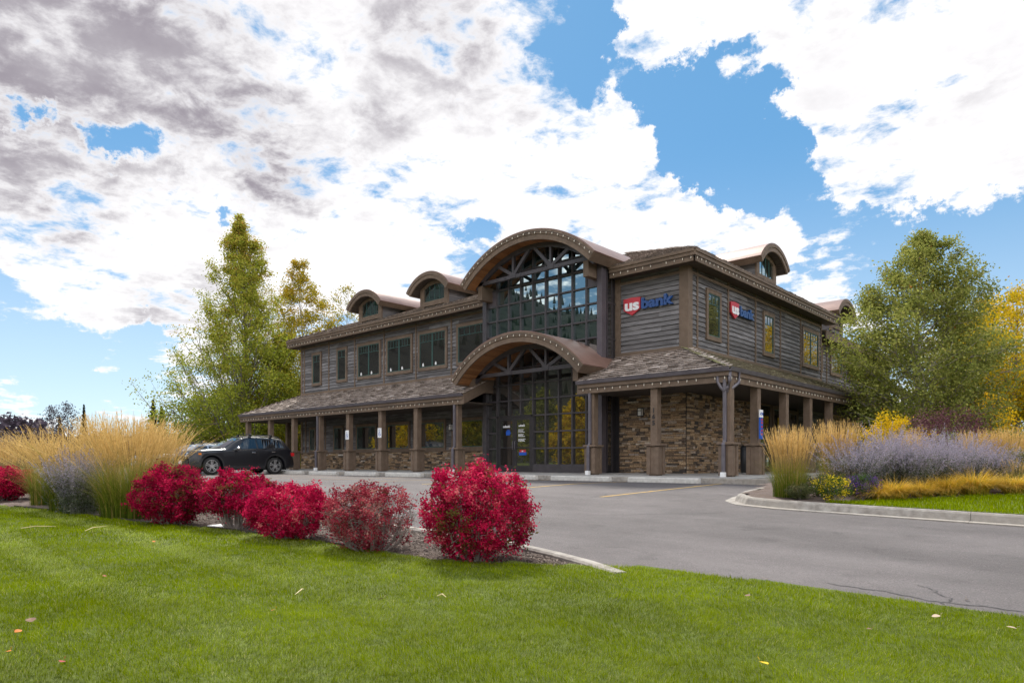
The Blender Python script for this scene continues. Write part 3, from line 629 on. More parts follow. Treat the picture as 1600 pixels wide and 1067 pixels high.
def lights(name, pts, z, sp, label, group='strings of small white bulbs along the eaves', closed=False, fn3=None):
    mb = MB(); n_ = 0
    P_ = [Vector((*p, z)) if len(p) == 2 else Vector(p) for p in pts]
    for a, b in zip(P_[:-1], P_[1:]):
        Ln = (b-a).length; k = max(1, int(Ln/sp))
        for i in range(k):
            p = a.lerp(b, (i+.5)/k); q = p+Vector((random.uniform(-.006, .006), random.uniform(-.006, .006), -.035))
            if random.random() < .12: continue
            g_ = random.uniform(.75, 1.05)
            mb.tube([p, p+Vector((0, 0, -.02)), q, q-Vector((0, 0, .030)), q-Vector((0, 0, .046))], [.008*g_, .009*g_, .018*g_, .013*g_, .003], 6, m=0)
        mb.tube([a, b], .006, 4, m=1)
    o = mb.build(name, [M['bulb'], M['black']], None, smooth=False)
    return tagit(o, label, 'string lights', group)
# left porch roof
XR = -11.24
lp = deck('porch_roof', [[(XLE, YE, ZE), (XR, YE, ZE), (XR, YW, ZW), (XL, YW, ZW)], [(XLE, YE, ZE), (XL, YW, ZW), (XL, 12, ZW), (XLE, 12, ZE)]], bank)
mb = MB(); shakes(mb, (XLE, YE, ZE), (1, 0, 0), sf, nf, XR-XLE, SL, lambda b: (b/SL*2.55, XR-XLE+.06))
shakes(mb, (XLE, 12, ZE), (0, -1, 0), (2.55, 0, ZW-ZE), (-(ZW-ZE), 0, 2.55), 12.15, SL, lambda b: (0, 12.15-b/SL*2.55))
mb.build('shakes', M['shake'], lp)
porch_eave(lp, [(XLE, 12), (XLE, YE), (XR+.03, YE)], ZE-.42, ZE)
mb = MB(); mb.add([(XR+.03, YE, ZE-.42), (XR+.03, YE, ZE-.02), (XR+.03, YW, ZW-.02), (XR+.03, YW, ZW-.42), (XR+.09, YE, ZE-.42), (XR+.09, YE, ZE-.02), (XR+.09, YW, ZW-.02), (XR+.09, YW, ZW-.42)], [(0, 1, 2, 3), (7, 6, 5, 4), (0, 4, 5, 1), (1, 5, 6, 2), (2, 6, 7, 3), (3, 7, 4, 0)])
mb.build('rake_board', M['trim'], lp)
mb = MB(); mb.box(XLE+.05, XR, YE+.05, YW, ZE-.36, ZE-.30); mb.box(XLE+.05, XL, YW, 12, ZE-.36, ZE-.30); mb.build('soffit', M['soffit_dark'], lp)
# right porch roof, wrapping the corner
XA = -5.37
rp = deck('porch_roof', [[(XA, YE, ZE), (XE, YE, ZE), (XW, YW, ZW), (XA, YW, ZW)], [(XE, YE, ZE), (XE, 21, ZE), (XW, 21, ZW), (XW, YW, ZW)]], bank)
mb = MB(); shakes(mb, (XA, YE, ZE), (1, 0, 0), sf, nf, XE-XA, SL, lambda b: (-.06, XE-XA-b/SL*runx))
# hip caps: a double row of pale shakes over the hip
h0, h1 = Vector((XE, YE, ZE+.03)), Vector((XW, YW, ZW+.03)); hd = (h1-h0); hl = hd.length; hd.normalize()
k = int(hl/.17)
for i in range(k):
    p = h0+hd*(i*hl/k); t = random.choice((.55, .7, .95, 1, 1))
    for sd, nn in ((Vector((-1, 0, 0)), nf), (Vector((0, 1, 0)), nx_)):
        q = p+hd*.26; w = sd*.14+hd*.1
        mb.add([p+nn*.035, p+w+nn*.04, q+w+nn*.02, q+nn*.012, p+nn*.0, p+w+nn*.0], [(0, 1, 2, 3), (4, 5, 1, 0)], t)
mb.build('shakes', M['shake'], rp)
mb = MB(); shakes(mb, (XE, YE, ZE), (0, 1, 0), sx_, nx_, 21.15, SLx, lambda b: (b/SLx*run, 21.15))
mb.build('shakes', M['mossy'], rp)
porch_eave(rp, [(XA-.03, YE), (XE, YE), (XE, 21)], ZE-.42, ZE)
mb = MB(); mb.add([(XA-.03, YE, ZE-.42), (XA-.03, YE, ZE-.02), (XA-.03, YW, ZW-.02), (XA-.03, YW, ZW-.42), (XA-.09, YE, ZE-.42), (XA-.09, YE, ZE-.02), (XA-.09, YW, ZW-.02), (XA-.09, YW, ZW-.42)], [(0, 3, 2, 1), (4, 5, 6, 7), (0, 1, 5, 4), (1, 2, 6, 5), (2, 3, 7, 6), (3, 0, 4, 7)])
mb.build('rake_board', M['trim'], rp)
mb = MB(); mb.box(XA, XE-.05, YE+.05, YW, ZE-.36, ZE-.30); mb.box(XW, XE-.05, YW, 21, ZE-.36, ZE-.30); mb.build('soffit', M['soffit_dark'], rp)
# main hipped roof
ZM = 7.56; MX0, MX1, MY0, MY1 = -28.45, -2.05, 1.8, 16.6; pt_ = .40; hm = (MY1-MY0)/2; ZR = ZM+pt_*hm
mr_ = deck('main_roof', [[(MX0, MY0, ZM), (MX1, MY0, ZM), (MX1-hm, MY0+hm, ZR), (MX0+hm, MY0+hm, ZR)], [(MX1, MY0, ZM), (MX1, MY1, ZM), (MX1-hm, MY0+hm, ZR)],
                           [(MX1, MY1, ZM), (MX0, MY1, ZM), (MX0+hm, MY0+hm, ZR), (MX1-hm, MY0+hm, ZR)], [(MX0, MY1, ZM), (MX0, MY0, ZM), (MX0+hm, MY0+hm, ZR)]], bank)
S_ = math.hypot(hm, pt_*hm); mb = MB(); Lm = MX1-MX0
shakes(mb, (MX0, MY0, ZM), (1, 0, 0), (0, 1, pt_), (0, -pt_, 1), Lm, S_, lambda b: (b/S_*hm, Lm-b/S_*hm), exp=.26)
shakes(mb, (MX1, MY0, ZM), (0, 1, 0), (-1, 0, pt_), (pt_, 0, 1), 14.8, S_, lambda b: (b/S_*hm, 14.8-b/S_*hm), exp=.26)
shakes(mb, (MX0, MY1, ZM), (0, -1, 0), (1, 0, pt_), (-pt_, 0, 1), 14.8, 2.5, lambda b: (b/S_*hm, 14.8-b/S_*hm), exp=.26)
for c0, dr in (((MX1, MY0, ZM+.03), (-1, 1, pt_)), ((MX0, MY0, ZM+.03), (1, 1, pt_))):
    c0 = Vector(c0); dv = Vector(dr); 
    for i in range(int(hm/.14)):
        p = c0+dv*(i*.14); t = random.uniform(.3, .8)
        for sd in (Vector((dr[0], 0, 0)), Vector((0, 1, 0))):
            w = sd*.13+Vector((0, 0, .0)); q = p+dv*.2; u_ = Vector((0, 0, .05))
            mb.add([p+u_, p+w+u_*.9, q+w+u_*.6, q+u_*.6, p, p+w], [(0, 1, 2, 3), (4, 5, 1, 0)], t)
mb.build('shakes', M['shake'], mr_)
porch_eave(mr_, [(MX0, MY1), (MX0, MY0), (-11.95, MY0)], ZM-.40, ZM, False)
porch_eave(mr_, [(-5.45, MY0), (MX1, MY0), (MX1, MY1)], ZM-.40, ZM, False)
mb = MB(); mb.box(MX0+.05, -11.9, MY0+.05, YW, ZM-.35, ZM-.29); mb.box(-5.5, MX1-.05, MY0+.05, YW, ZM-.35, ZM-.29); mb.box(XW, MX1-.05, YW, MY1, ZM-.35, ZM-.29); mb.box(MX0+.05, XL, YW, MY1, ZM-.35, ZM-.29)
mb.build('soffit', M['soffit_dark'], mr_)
rr = deck('rear_roof', [[(-2.5, 16.0, 6.85), (-2.5, 30.5, 6.85), (-8, 30.5, 8.9), (-8, 16.0, 8.9)]], bank)
mb = MB(); mb.box(-2.5, -2.45, 16.0, 30.5, 6.5, 6.86); mb.build('fascia', M['trim'], rr)
mb = MB(); shakes(mb, (-2.5, 16.0, 6.85), (0, 1, 0), (-5.5, 0, 2.05), (2.05, 0, 5.5), 14.5, 5.8, lambda b: (0, 14.5), exp=.3); mb.build('shakes', M['shake'], rr)

# ---- porch posts
def post(x, y, ztop=2.84, spout=0, name='porch_post', label=None, cornerfork=False, face='y'):
    pe = empty(name, (x, y, 0)); pe.parent = bank
    if label: pe['label'] = label
    m = MB(); w = .125; m.box(-w, w, -w, w, 1.0, ztop); m.build('shaft', M['trim'], pe, bevel=.012)
    b = MB(); w = .185
    b.box(-w, w, -w, w, .06, .96)                       # base box with applied corner boards leaving dark reveals
    for sx in (-1, 1):
        for sy in (-1, 1): b.box(min(sx*w*.42, sx*(w+.03)), max(sx*w*.42, sx*(w+.03)), min(sy*w*.42, sy*(w+.03)), max(sy*w*.42, sy*(w+.03)), .05, .955)
    b.box(-.15, .15, -.15, .15, -.02, .06); b.build('post_base', M['trim'], pe, bevel=.006)
    c = MB(); c.box(-.26, .26, -.26, .26, .96, 1.03); c.box(-.215, .215, -.215, .215, .925, .96); c.build('post_cap', M['trim'], pe, bevel=.006)
    if spout:
        d = MB(); sx = -.02; yy = -.165 
        if spout == 2: yy = -.17; sx = -.03
        d.box(sx-.05, sx+.05, yy-.045, yy+.04, 1.03, ztop+.02); d.box(sx-.05, sx+.05, -.30, -.215, .16, .97); d.bar((sx, -.255, .95), (sx, yy, 1.08), .10, .08)
        d.build('downspout', M['gutter'], pe, bevel=.01)
        d = MB(); d.box(sx-.065, sx+.065, -.36, -.21, -.0, .15); d.build('downspout_boot', M['white'], pe, bevel=.01)
    if cornerfork:
        d = MB()
        for q in ((-.24, -.16), (.13, .0)):
            d.tube([(-.03, -.17, ztop-.34), (q[0]*.6-.01, -.17, ztop-.2), (q[0], -.19, ztop-.03), (q[0], -.19, ztop+.28)], .05, 10)
        d.tube([(.17, .34, ztop+.25), (.17, .34, ztop-.05), (.12, .05, ztop-.2), (-.02, -.17, ztop-.36)], .05, 10)
        d.build('downspout', M['gutter'], pe, smooth=True)
    return pe
front = [-.06, -2.49, -4.93, -11.72, -14.28, -16.83, -19.42, -22.0, -24.55, -27.1, -29.75]
posts = {}
for i, x in enumerate(front):
    posts[i] = post(x, 0.06, spout={0: 2, 2: 1, 3: 1, 7: 1}.get(i, 0), cornerfork=(i == 0), label={0: 'corner porch post with forked grey downspout', 1: 'porch post carrying house number 165'}.get(i))
for y in (2.15, 4.5, 6.8, 9.1, 11.5, 13.8, 16.2, 18.6): post(-.13, y)
for y in (2.6, 5.2, 8): post(-29.75, y)
# house number on the second post
for k, ch in enumerate('165'):
    zc = 2.02-.20*k
    text_obj(ch, .20, 'house_number', M['darkframe'], posts[1], lambda u, v, o, zc=zc: (u, -.127-o-.004, zc+v), .006, .006, align='CENTER')

# ---- arched roofs
def arc_geo(xc, hw, zt, za): h = za-zt; Rr = (hw*hw+h*h)/(2*h); return Rr, za-Rr, math.asin(hw/Rr)
def arched(name, place, hw, zt, za, th, y0, y1, soffit='cedar', n=40, fas_h=.40, flare=0, label=None):
    """barrel roof; place(x,y,z) maps local arch space (x across, y depth) to the building"""
    Rr, zc, an = arc_geo(0, hw, zt, za)
    P_ = lambda r, a, y: place(r*math.sin(a), y, zc+r*math.cos(a))
    ang = [-an+2*an*i/n for i in range(n+1)]
    top = MB(); so_ = MB(); fa = MB()
    for a, b in zip(ang[:-1], ang[1:]):
        vs = [P_(Rr, a, y0-.02), P_(Rr, b, y0-.02), P_(Rr, b, y1), P_(Rr, a, y1), P_(Rr-.04, a, y0-.02), P_(Rr-.04, b, y0-.02), P_(Rr-.04, b, y1), P_(Rr-.04, a, y1)]
        top.add(vs, [(0, 1, 2, 3), (4, 5, 1, 0), (6, 7, 3, 2)])
    for s in (-1, 1):   # drip edges at the springing
        top.add([P_(Rr+.0, s*an, y0-.02), P_(Rr, s*an, y1), P_(Rr-.06, s*an, y1), P_(Rr-.06, s*an, y0-.02)], [(0, 1, 2, 3)])
    # standing seams
    for i in range(1, int((y1-y0)/.42)+1):
        y = y0+i*.42
        for a, b in zip(ang[:-1], ang[1:]):
            top.add([P_(Rr, a, y), P_(Rr, b, y), P_(Rr+.028, b, y), P_(Rr+.028, a, y), P_(Rr+.028, b, y+.02), P_(Rr+.028, a, y+.02), P_(Rr, b, y+.02), P_(Rr, a, y+.02)], [(0, 1, 2, 3), (3, 2, 4, 5), (5, 4, 6, 7)]) if i < 0 else None
    ri = Rr-fas_h+.03; nb = max(8, int(2*an*ri/.12))
    for i in range(nb):   # soffit boards run front to back with a dark joint
        a = -an+2*an*i/nb; b = -an+2*an*(i+1)/nb; g = .0035/ri; t = random.random()
        so_.add([P_(ri, a+g, y0+.03), P_(ri, b-g, y0+.03), P_(ri, b-g, y1), P_(ri, a+g, y1)], [(0, 3, 2, 1)], t)
        so_.add([P_(ri+.01, a-g, y0+.03), P_(ri+.01, a+g, y0+.03), P_(ri+.01, a+g, y1), P_(ri+.01, a-g, y1)], [(0, 3, 2, 1)], 0)
    def band(r0, r1, ya, yb):
        for a, b in zip(ang[:-1], ang[1:]):
            vs = [P_(r1, a, ya), P_(r1, b, ya), P_(r0, b, ya), P_(r0, a, ya), P_(r1, a, yb), P_(r1, b, yb), P_(r0, b, yb), P_(r0, a, yb)]
            fa.add(vs, [(0, 1, 2, 3), (7, 6, 5, 4), (4, 5, 1, 0), (3, 2, 6, 7)])
        for s in (-an, an): fa.add([P_(r1, s, ya), P_(r0, s, ya), P_(r0, s, yb), P_(r1, s, yb)], [(0, 1, 2, 3)])
    band(Rr-fas_h, Rr-.042, y0, y0+.06); band(Rr-fas_h*.50, Rr-.042, y0-.03, y0-.001)
    for s in (-1, 1):      # side fascia along the springing
        e = s*.012/Rr; r0, r1 = Rr-fas_h, Rr-.045
        fa.add([P_(r1, s*an, y0+.06), P_(r0, s*an, y0+.06), P_(r0, s*an, y1), P_(r1, s*an, y1), P_(r1, s*an-s*.06/Rr, y0+.06), P_(r0, s*an-s*.06/Rr, y0+.06), P_(r0, s*an-s*.06/Rr, y1), P_(r1, s*an-s*.06/Rr, y1)], [(0, 1, 2, 3), (7, 6, 5, 4), (1, 5, 6, 2)])
    t_ = top.build(name, M['metalroof'], bank); t_['label'] = label or 'arched metal roof'
    so_.build('soffit', M[soffit], t_); fa.build('fascia', M['trim'], t_)
    return t_, (Rr, zc, an, P_)
XC = -8.52
pl1 = lambda x, y, z: (XC+x, y, z)
big, g1 = arched('arched_roof', pl1, 3.42, 7.80, 9.24, .4, .40, 5.2, label='large arched metal roof over the upper glazing')
XC2 = -8.40
pl2 = lambda x, y, z: (XC2+x, y, z)
can, g2 = arched('entrance_canopy', pl2, 3.36, 3.78, 5.30, .4, -.30, 2.38, label='lower arched canopy over the entrance doors')
def arc_lights(g, place, y, label, inset=.13, n=24, nm='string_lights'):
    Rr, zc, an, P_ = g
    pts = [Vector(P_(Rr-inset, -an+2*an*(i+.5)/n, y)) for i in range(n)]; mb = MB()
    for i, p in enumerate(pts):
        q = p+Vector((0, -.02, -.035)); mb.tube([p, p+Vector((0, -.01, -.02)), q, q-Vector((0, 0, .030)), q-Vector((0, 0, .046))], [.008, .009, .020, .015, .003], 6)
    mb.tube([P_(Rr-inset+.0, -an+2*an*i/n/2, y) for i in range(2*n+1)], .006, 4, m=1)
    tagit(mb.build(nm, [M['bulb'], M['black']]), label, 'string lights', 'strings of small white bulbs along the eaves')
arc_lights(g1, pl1, .355, 'string of white bulbs along the large upper arch', n=26)
arc_lights(g2, pl2, -.345, 'string of white bulbs along the lower entrance arch', n=24)
lights('string_lights', [(XLE+.1, YE-.05), (XR-.05, YE-.05)], ZE-.26, .30, 'string of white bulbs under the gutter of the left porch')
lights('string_lights', [(XA+.05, YE-.05), (XE+.045, YE-.05), (XE+.045, 20)], ZE-.26, .30, 'string of white bulbs under the gutter of the porch at the stone corner')
lights('string_lights', [(MX0+.1, MY0-.05), (-12.1, MY0-.05)], ZM-.26, .30, 'string of white bulbs along the upper eave of the left wing')
lights('string_lights', [(-5.4, MY0-.05), (MX1+.045, MY0-.05), (MX1+.045, 16)], ZM-.26, .30, 'string of white bulbs along the upper eave above the bank signs')

# ---- trusses and beam ends under the arches
def truss(g, y, hw, zch, nodes, parent, xc, rin, th=.10):
    Rr, zc, an, P_ = g; mb = MB()
    zin = lambda x: zc+math.sqrt(max(.01, rin*rin-x*x))
    mb.box(xc-hw, xc+hw, y-.06, y+.06, zch-.07, zch+.07)
    k = 28; xs_ = [-hw+2*hw*i/k for i in range(k+1)]
    for a, b in zip(xs_[:-1], xs_[1:]): mb.bar((xc+a, y, zin(a)-.09), (xc+b, y, zin(b)-.09), .12, .18)
    for nx in nodes:
        for dx in (-.85, 0, .85):
            x = nx+dx
            if abs(x) < hw: mb.bar((xc+nx, y, zch+.05), (xc+x, y, zin(x)-.12), .10, .13)
        mb.box(xc+nx-.16, xc+nx+.16, y-.075, y+.075, zch-.06, zch+.12)
        for q in (-.4, -.15, .15, .4): mb.tube([(xc+nx+q, y-.08, zch), (xc+nx+q, y-.06, zch)], .022, 6)
    mb.build('truss', M['steel'], parent)
truss(g1, 1.0, 3.0, 7.80, (-.95, .97), big, XC, g1[0]-.37)
truss(g2, .6, 2.95, 3.92, (-.95, .95), can, XC2, g2[0]-.37)
for x0, x1 in ((-11.42, -11.18), (-6.0, -5.76)):
    mb = MB(); mb.box(x0, x1, .92, 1.75, 7.14, 7.72); mb.build('beam_end', M['trim'], big, bevel=.01)
    mb = MB(); mb.box(x0, x1, .42 if x0 < -9 else .3, 1.75, 3.32, 3.95); mb.build('beam_end', M['trim'], can, bevel=.01)
for x0 in (-11.65, -5.75):
    mb = MB(); mb.box(x0-.0, x0+.22, 1.42, 1.72, 0, 7.9); mb.build('steel_column', M['purplepanel' if x0 > -9 else 'steel'], bank, bevel=.008)
mb = MB()      # gable infill behind the trusses keeps the arch closed at its sides
# ---- curtain wall
YG = 1.60
cwp = empty('glazed_entrance', (0, 0, 0)); cwp.parent = bank; cwp['label'] = 'tall dark framed glass wall between the wings'
nc = 9; gx = [-11.55+5.9*i/nc for i in range(nc+1)]
zrows = [.33, .985, 1.64, 2.30, 2.95, 3.60, 4.25, 5.03, 5.67, 6.30, 6.92, 7.58, 8.15]
Rr, zc, an, P_ = g1; rin = Rr-.37
ztop = lambda x: zc+math.sqrt(max(.01, rin*rin-(x-XC)**2))
mu = MB(); lo = MB(); hi = MB(); pp = MB()
for i, x in enumerate(gx): mu.box(x-.035, x+.035, YG-.09, YG+.03, 0 if i not in (2, 3) else 2.3, ztop(x)+.05)
for k, z in enumerate(zrows):
    xa, xb = gx[0], gx[-1]
    if z > 7.7: 
        hwz = math.sqrt(max(0, rin*rin-(z-zc)**2)); xa, xb = max(xa, XC-hwz), min(xb, XC+hwz)
    segs_ = [(xa, xb)] if z > 2.2 else [(gx[0], gx[1]), (gx[4], gx[-1])]
    for a, b in segs_: mu.box(a, b, YG-.075, YG+.02, z-.03, z+.03)
mu.box(gx[4], gx[-1], YG-.085, YG+.02, 0, .30); mu.box(gx[0], gx[1], YG-.085, YG+.02, 0, .30)
for i in range(nc):
    a, b = gx[i]+.03, gx[i+1]-.03
    zz = zrows+[9.2]
    for k in range(len(zz)-1):
        z0, z1 = zz[k]+.028, zz[k+1]-.028
        if z1 < 2.31 and 1 <= i <= 3: continue
        za, zb = min(z1, ztop(a)), min(z1, ztop(b))
        if za < z0+.02 and zb < z0+.02: continue
        za, zb = max(za, z0), max(zb, z0)
        if i in (0, nc-1) and 6.9 < z0 < 7.5:
            pp.box(a, b, YG-.05, YG, z0, z1); continue
        e = [random.uniform(-.0018, .0018) for _ in range(3)]
        (hi if z0 > 4.4 else lo).add([(a, YG+e[0], z0), (b, YG+e[1], z0), (b, YG+e[1]+e[2], zb), (a, YG+e[0]+e[2], za)], [(0, 1, 2, 3)])
pp.box(-11.6, -5.6, YG-.03, YG+.0, 7.60, 7.605)
mu.build('mullions', M['steel'], cwp, bevel=.004); hi.build('pane', M['glass_hi'], cwp); lo.build('pane', M['glass_lo'], cwp); pp.build('panel', M['purplepanel'], cwp)
# side returns of the glazed bay
mb = MB(); mb.box(-5.60, -5.56, 1.7, YW, 0, 7.8); mb.box(-11.66, -11.60, 1.7, YW, 0, 7.8); mb.build('side_panel', M['darkframe'], cwp)
mb = MB()
for z in (2.3, 4.3, 5.0, 6.3): mb.box(-5.56, -5.53, 1.75, 2.35, z-.03, z+.03)
for y in (1.78, 2.1, 2.36): mb.box(-5.56, -5.525, y-.03, y+.03, .1, 7.7)
mb.build('side_frame', M['steel'], cwp)
mb = MB(); mb.add([(-5.548, 1.82, .3), (-5.548, 2.06, .3), (-5.548, 2.06, 7.5), (-5.548, 1.82, 7.5)], [(0, 1, 2, 3)]); mb.build('side_pane', M['glass_lo'], cwp)
mb = MB(); mb.P(FY, -5.55, -5.4, 0, 3.2, 0, .09); mb.build('jamb', M['darkframe'], cwp)
# doors
def door(x0, x1, handle_side, label):
    d = MB(); y0 = YG-.085; fr = .10
    for q in ((x0, x0+fr, .03, 2.26), (x1-fr, x1, .03, 2.26), (x0+fr, x1-fr, 2.14, 2.26), (x0+fr, x1-fr, .03, .30), (x0+fr, x1-fr, 1.0, 1.05)): d.box(q[0], q[1], y0, y0+.045, q[2], q[3])
    o = d.build('entrance_door', M['darkframe'], bank, bevel=.004); o['label'] = label
    p = MB(); p.add([(x0+fr, y0+.03, .3), (x1-fr, y0+.031, .3), (x1-fr, y0+.0305, 2.14), (x0+fr, y0+.03, 2.14)], [(0, 1, 2, 3)]); p.build('pane', M['glass_lo'], o)
    hx = x1-.055 if handle_side > 0 else x0+.055
    h = MB(); h.tube([(hx, y0-.01, .95), (hx, y0-.06, .97), (hx, y0-.06, 1.28), (hx, y0-.01, 1.30)], .014, 8); h.build('handle', M['gutter'], o, smooth=True)
    return o, y0
xm = (gx[1]+gx[4])/2
mb = MB()
for a, b in ((gx[1], gx[1]+.07), (gx[4]-.07, gx[4])): mb.box(a, b, YG-.10, YG, 0, 2.33)
mb.box(gx[1], gx[4], YG-.10, YG, 2.27, 2.34); mb.build('door_frame', M['darkframe'], bank)
dl, yd = door(gx[1]+.075, xm-.004, 1, 'left entrance door with blue square decal')
dr, yd = door(xm+.004, gx[4]-.075, -1, 'right entrance door with opening hours lettering')
plc = lambda x0, z0, y: (lambda u, v, o: (x0+u, y-o-.002, z0+v))
def bankdecal(x, z, s, parent, mat):
    text_obj('usbank', s, 'door_lettering', mat, parent, plc(x, z, yd+.024), .002, .004)
bankdecal(gx[1]+.33, 1.86, .14, dl, M['white_print']); bankdecal(xm+.22, 1.88, .12, dr, M['white_print'])
mb = MB(); y = yd+.024
mb.extr([(gx[1]+.50, 1.54), (gx[1]+.70, 1.54), (gx[1]+.76, 1.62), (gx[1]+.70, 1.76), (gx[1]+.56, 1.76), (gx[1]+.50, 1.68)], lambda a, b, d: (a, y-d, b), 0, .003); mb.build('door_decal', M['signblue'], dl)
mb = MB()
for z, ws in ((1.74, .30), (1.69, .26), (1.64, .34), (1.55, .30), (1.51, .24), (1.47, .36), (1.36, .38), (1.32, .33), (1.28, .36)):
    x = xm+.20; xe = x+ws
    while x < xe: w = random.uniform(.03, .09); mb.box(x, min(x+w, xe), y-.003, y, z, z+.022); x += w+.014
mb.build('door_lettering', M['white_print'], dr)
mb = MB(); mb.box(xm+.27, xm+.60, y-.004, y, .84, .94); mb.build('door_decal', M['red'], dr)
mb = MB(); mb.box(xm+.24, xm+.64, y-.004, y, .72, .838); mb.build('door_decal', M['signblue'], dr)
text_obj('US', .07, 'door_lettering', M['white_print'], dr, plc(xm+.385, .86, y-.005), .001, .003)

# ---- arched dormers
def dormer(place, yf, yw, label, depth_=4.2):
    """yf fascia plane, yw wall plane (local depth), arch across local x"""
    t_, g = arched('dormer', place, 1.55, 8.62, 9.40, .3, yf, yw+depth_, soffit='soffit_dark', n=22, fas_h=.34, label=label)
    Rr, zc, an, P_ = g; ri = Rr-.33; hw = .98
    zi = lambda x: zc+math.sqrt(ri*ri-x*x)
    w = MB(); k = 12; xs_ = [-hw+2*hw*i/k for i in range(k+1)]; wh = .70
    # front wall as a band around the arched light
    poly = [(x, zi(x)+.1) for x in xs_]
    for a, b in zip(xs_[:-1], xs_[1:]): w.add([place(a, yw, 7.7), place(b, yw, 7.7), place(b, yw, zi(b)+.1), place(a, yw, zi(a)+.1)], [(0, 1, 2, 3)])
    w.build('dormer_wall', M['siding'], t_)
    s = MB()
    for sx in (-1, 1):
        X = sx*(hw); c = [place(X, yw, 7.7), place(X, yw+depth_, 7.7), place(X, yw+depth_, zi(hw)+.1), place(X, yw, zi(hw)+.1)]; s.add(c, [(0, 1, 2, 3)])
    s.build('dormer_wall', M['siding'], t_)
    f = MB()
    fn = lambda a, z, o: place(a, yw-o, z)
    f.P(fn, -hw-.03, -wh-.02, 7.75, zi(hw)+.05, 0, .07); f.P(fn, wh+.02, hw+.03, 7.75, zi(hw)+.05, 0, .07); f.P(fn, -hw, hw, 7.9, 8.12, 0, .08)
    for a, b in zip(xs_[:-1], xs_[1:]):
        f.hexa([fn(a, zi(a)-.16, 0), fn(b, zi(b)-.16, 0), fn(b, zi(b)-.16, .065), fn(a, zi(a)-.16, .065), fn(a, zi(a), 0), fn(b, zi(b), 0), fn(b, zi(b), .065), fn(a, zi(a), .065)])
    f.build('window_casing', M['trim'], t_)
    p = MB(); kk = 8; xs2 = [-wh-.03+2*(wh+.03)*i/kk for i in range(kk+1)]
    for a, b in zip(xs2[:-1], xs2[1:]): p.add([fn(a, 8.1, .012), fn(b, 8.1, .012), fn(b, zi(b)-.14, .012), fn(a, zi(a)-.14, .012)], [(0, 1, 2, 3)])
    p.build('pane', M['glass_hi'], t_)
    m = MB()
    for x in (-.36, 0, .36): m.P(fn, x-.012, x+.012, 8.1, zi(x)-.14, .012, .03)
    m.P(fn, -wh, wh, 8.10, 8.15, .012, .04); m.build('sash', M['greensash'], t_)
    return t_
dormer(lambda x, y, z: (-20.95+x, y, z), 1.92, 2.42, 'arched dormer at the far left of the roof')
dormer(lambda x, y, z: (-15.85+x, y, z), 1.92, 2.42, 'arched dormer beside the large arch')
dormer(lambda x, y, z: (-y, 9.0+x, z), 2.18, 2.62, 'arched dormer on the side slope above the second bank sign')
dormer(lambda x, y, z: (-y, 19.2+x, z-.45), 2.4, 3.0, 'arched dormer at the far end of the side slope')

# ---- signs, lanterns and small things on the building
def bank_sign(place, s, label):
    """red shield with white us, then blue bank; s = overall width"""
    sg = empty('wall_sign', place(0, 0, 0)); tagit(sg, label, 'sign'); o0 = Vector(place(0, 0, 0))
    pl = lambda u, v, o: tuple(Vector(place(u, v, o))-o0)
    w = .345*s; h = .27*s
    sh = [(0, h*.98), (w*.5, h*1.04), (w, h*.98), (w*.985, h*.25), (w*.80, h*.10), (w*.5, -h*.12), (w*.2, h*.10), (w*.015, h*.25)]
    mb = MB(); mb.extr(sh, lambda a, b, d: pl(a, b, d), .03, .10); mb.build('shield', M['red'], sg, bevel=.006)
    text_obj('us', .255*s, 'sign_letters', M['white_print'], sg, lambda u, v, o: pl(.028*s+u, .060*s+v, .104+o), .008, .010*s, width=.29*s)
    text_obj('bank', .245*s, 'sign_letters', M['blue'], sg, lambda u, v, o: pl(w+.02*s+u, .060*s+v, .04+o), .045, .010*s, width=.62*s)
bank_sign(lambda u, v, o: (-5.16+u, YW-o-.03, 5.86+v), 2.08, 'red and blue bank sign on the front wall beside the tall glass')
bank_sign(lambda u, v, o: (XW+.03+o, 5.58+u, 5.98+v), 2.05, 'red and blue bank sign on the side wall between narrow windows')
def lantern(x, label, fn=FY, z=2.05):
    l_ = empty('wall_lantern', fn(x, z, 0)); tagit(l_, label, 'wall lantern'); o0 = Vector(fn(x, z, 0))
    f = lambda a, zz, o: tuple(Vector(fn(x+a, z+zz, o+.06))-o0)
    m = MB(); m.P(f, -.06, .06, -.17, .17, 0, .02); m.P(f, -.09, .09, .12, .15, .02, .17); m.P(f, -.09, .09, -.16, -.13, .02, .17)
    for a in (-.085, .07): m.P(f, a, a+.015, -.13, .12, .155, .17); m.P(f, a, a+.015, -.13, .12, .02, .035)
    m.P(f, -.085, .085, .03, .045, .155, .17); m.build('lantern_frame', M['darkframe'], l_)
    g = MB(); g.P(f, -.068, .068, -.13, .12, .035, .154); g.build('lantern_glass', M['frosted'], l_)
lantern(-4.42, 'white box lantern on the stone wall left of the numbered post', z=2.25)
lantern(-14.55, 'white box lantern on the siding nearest the entrance')
lantern(-22.75, 'white box lantern on the siding behind the parking signs')
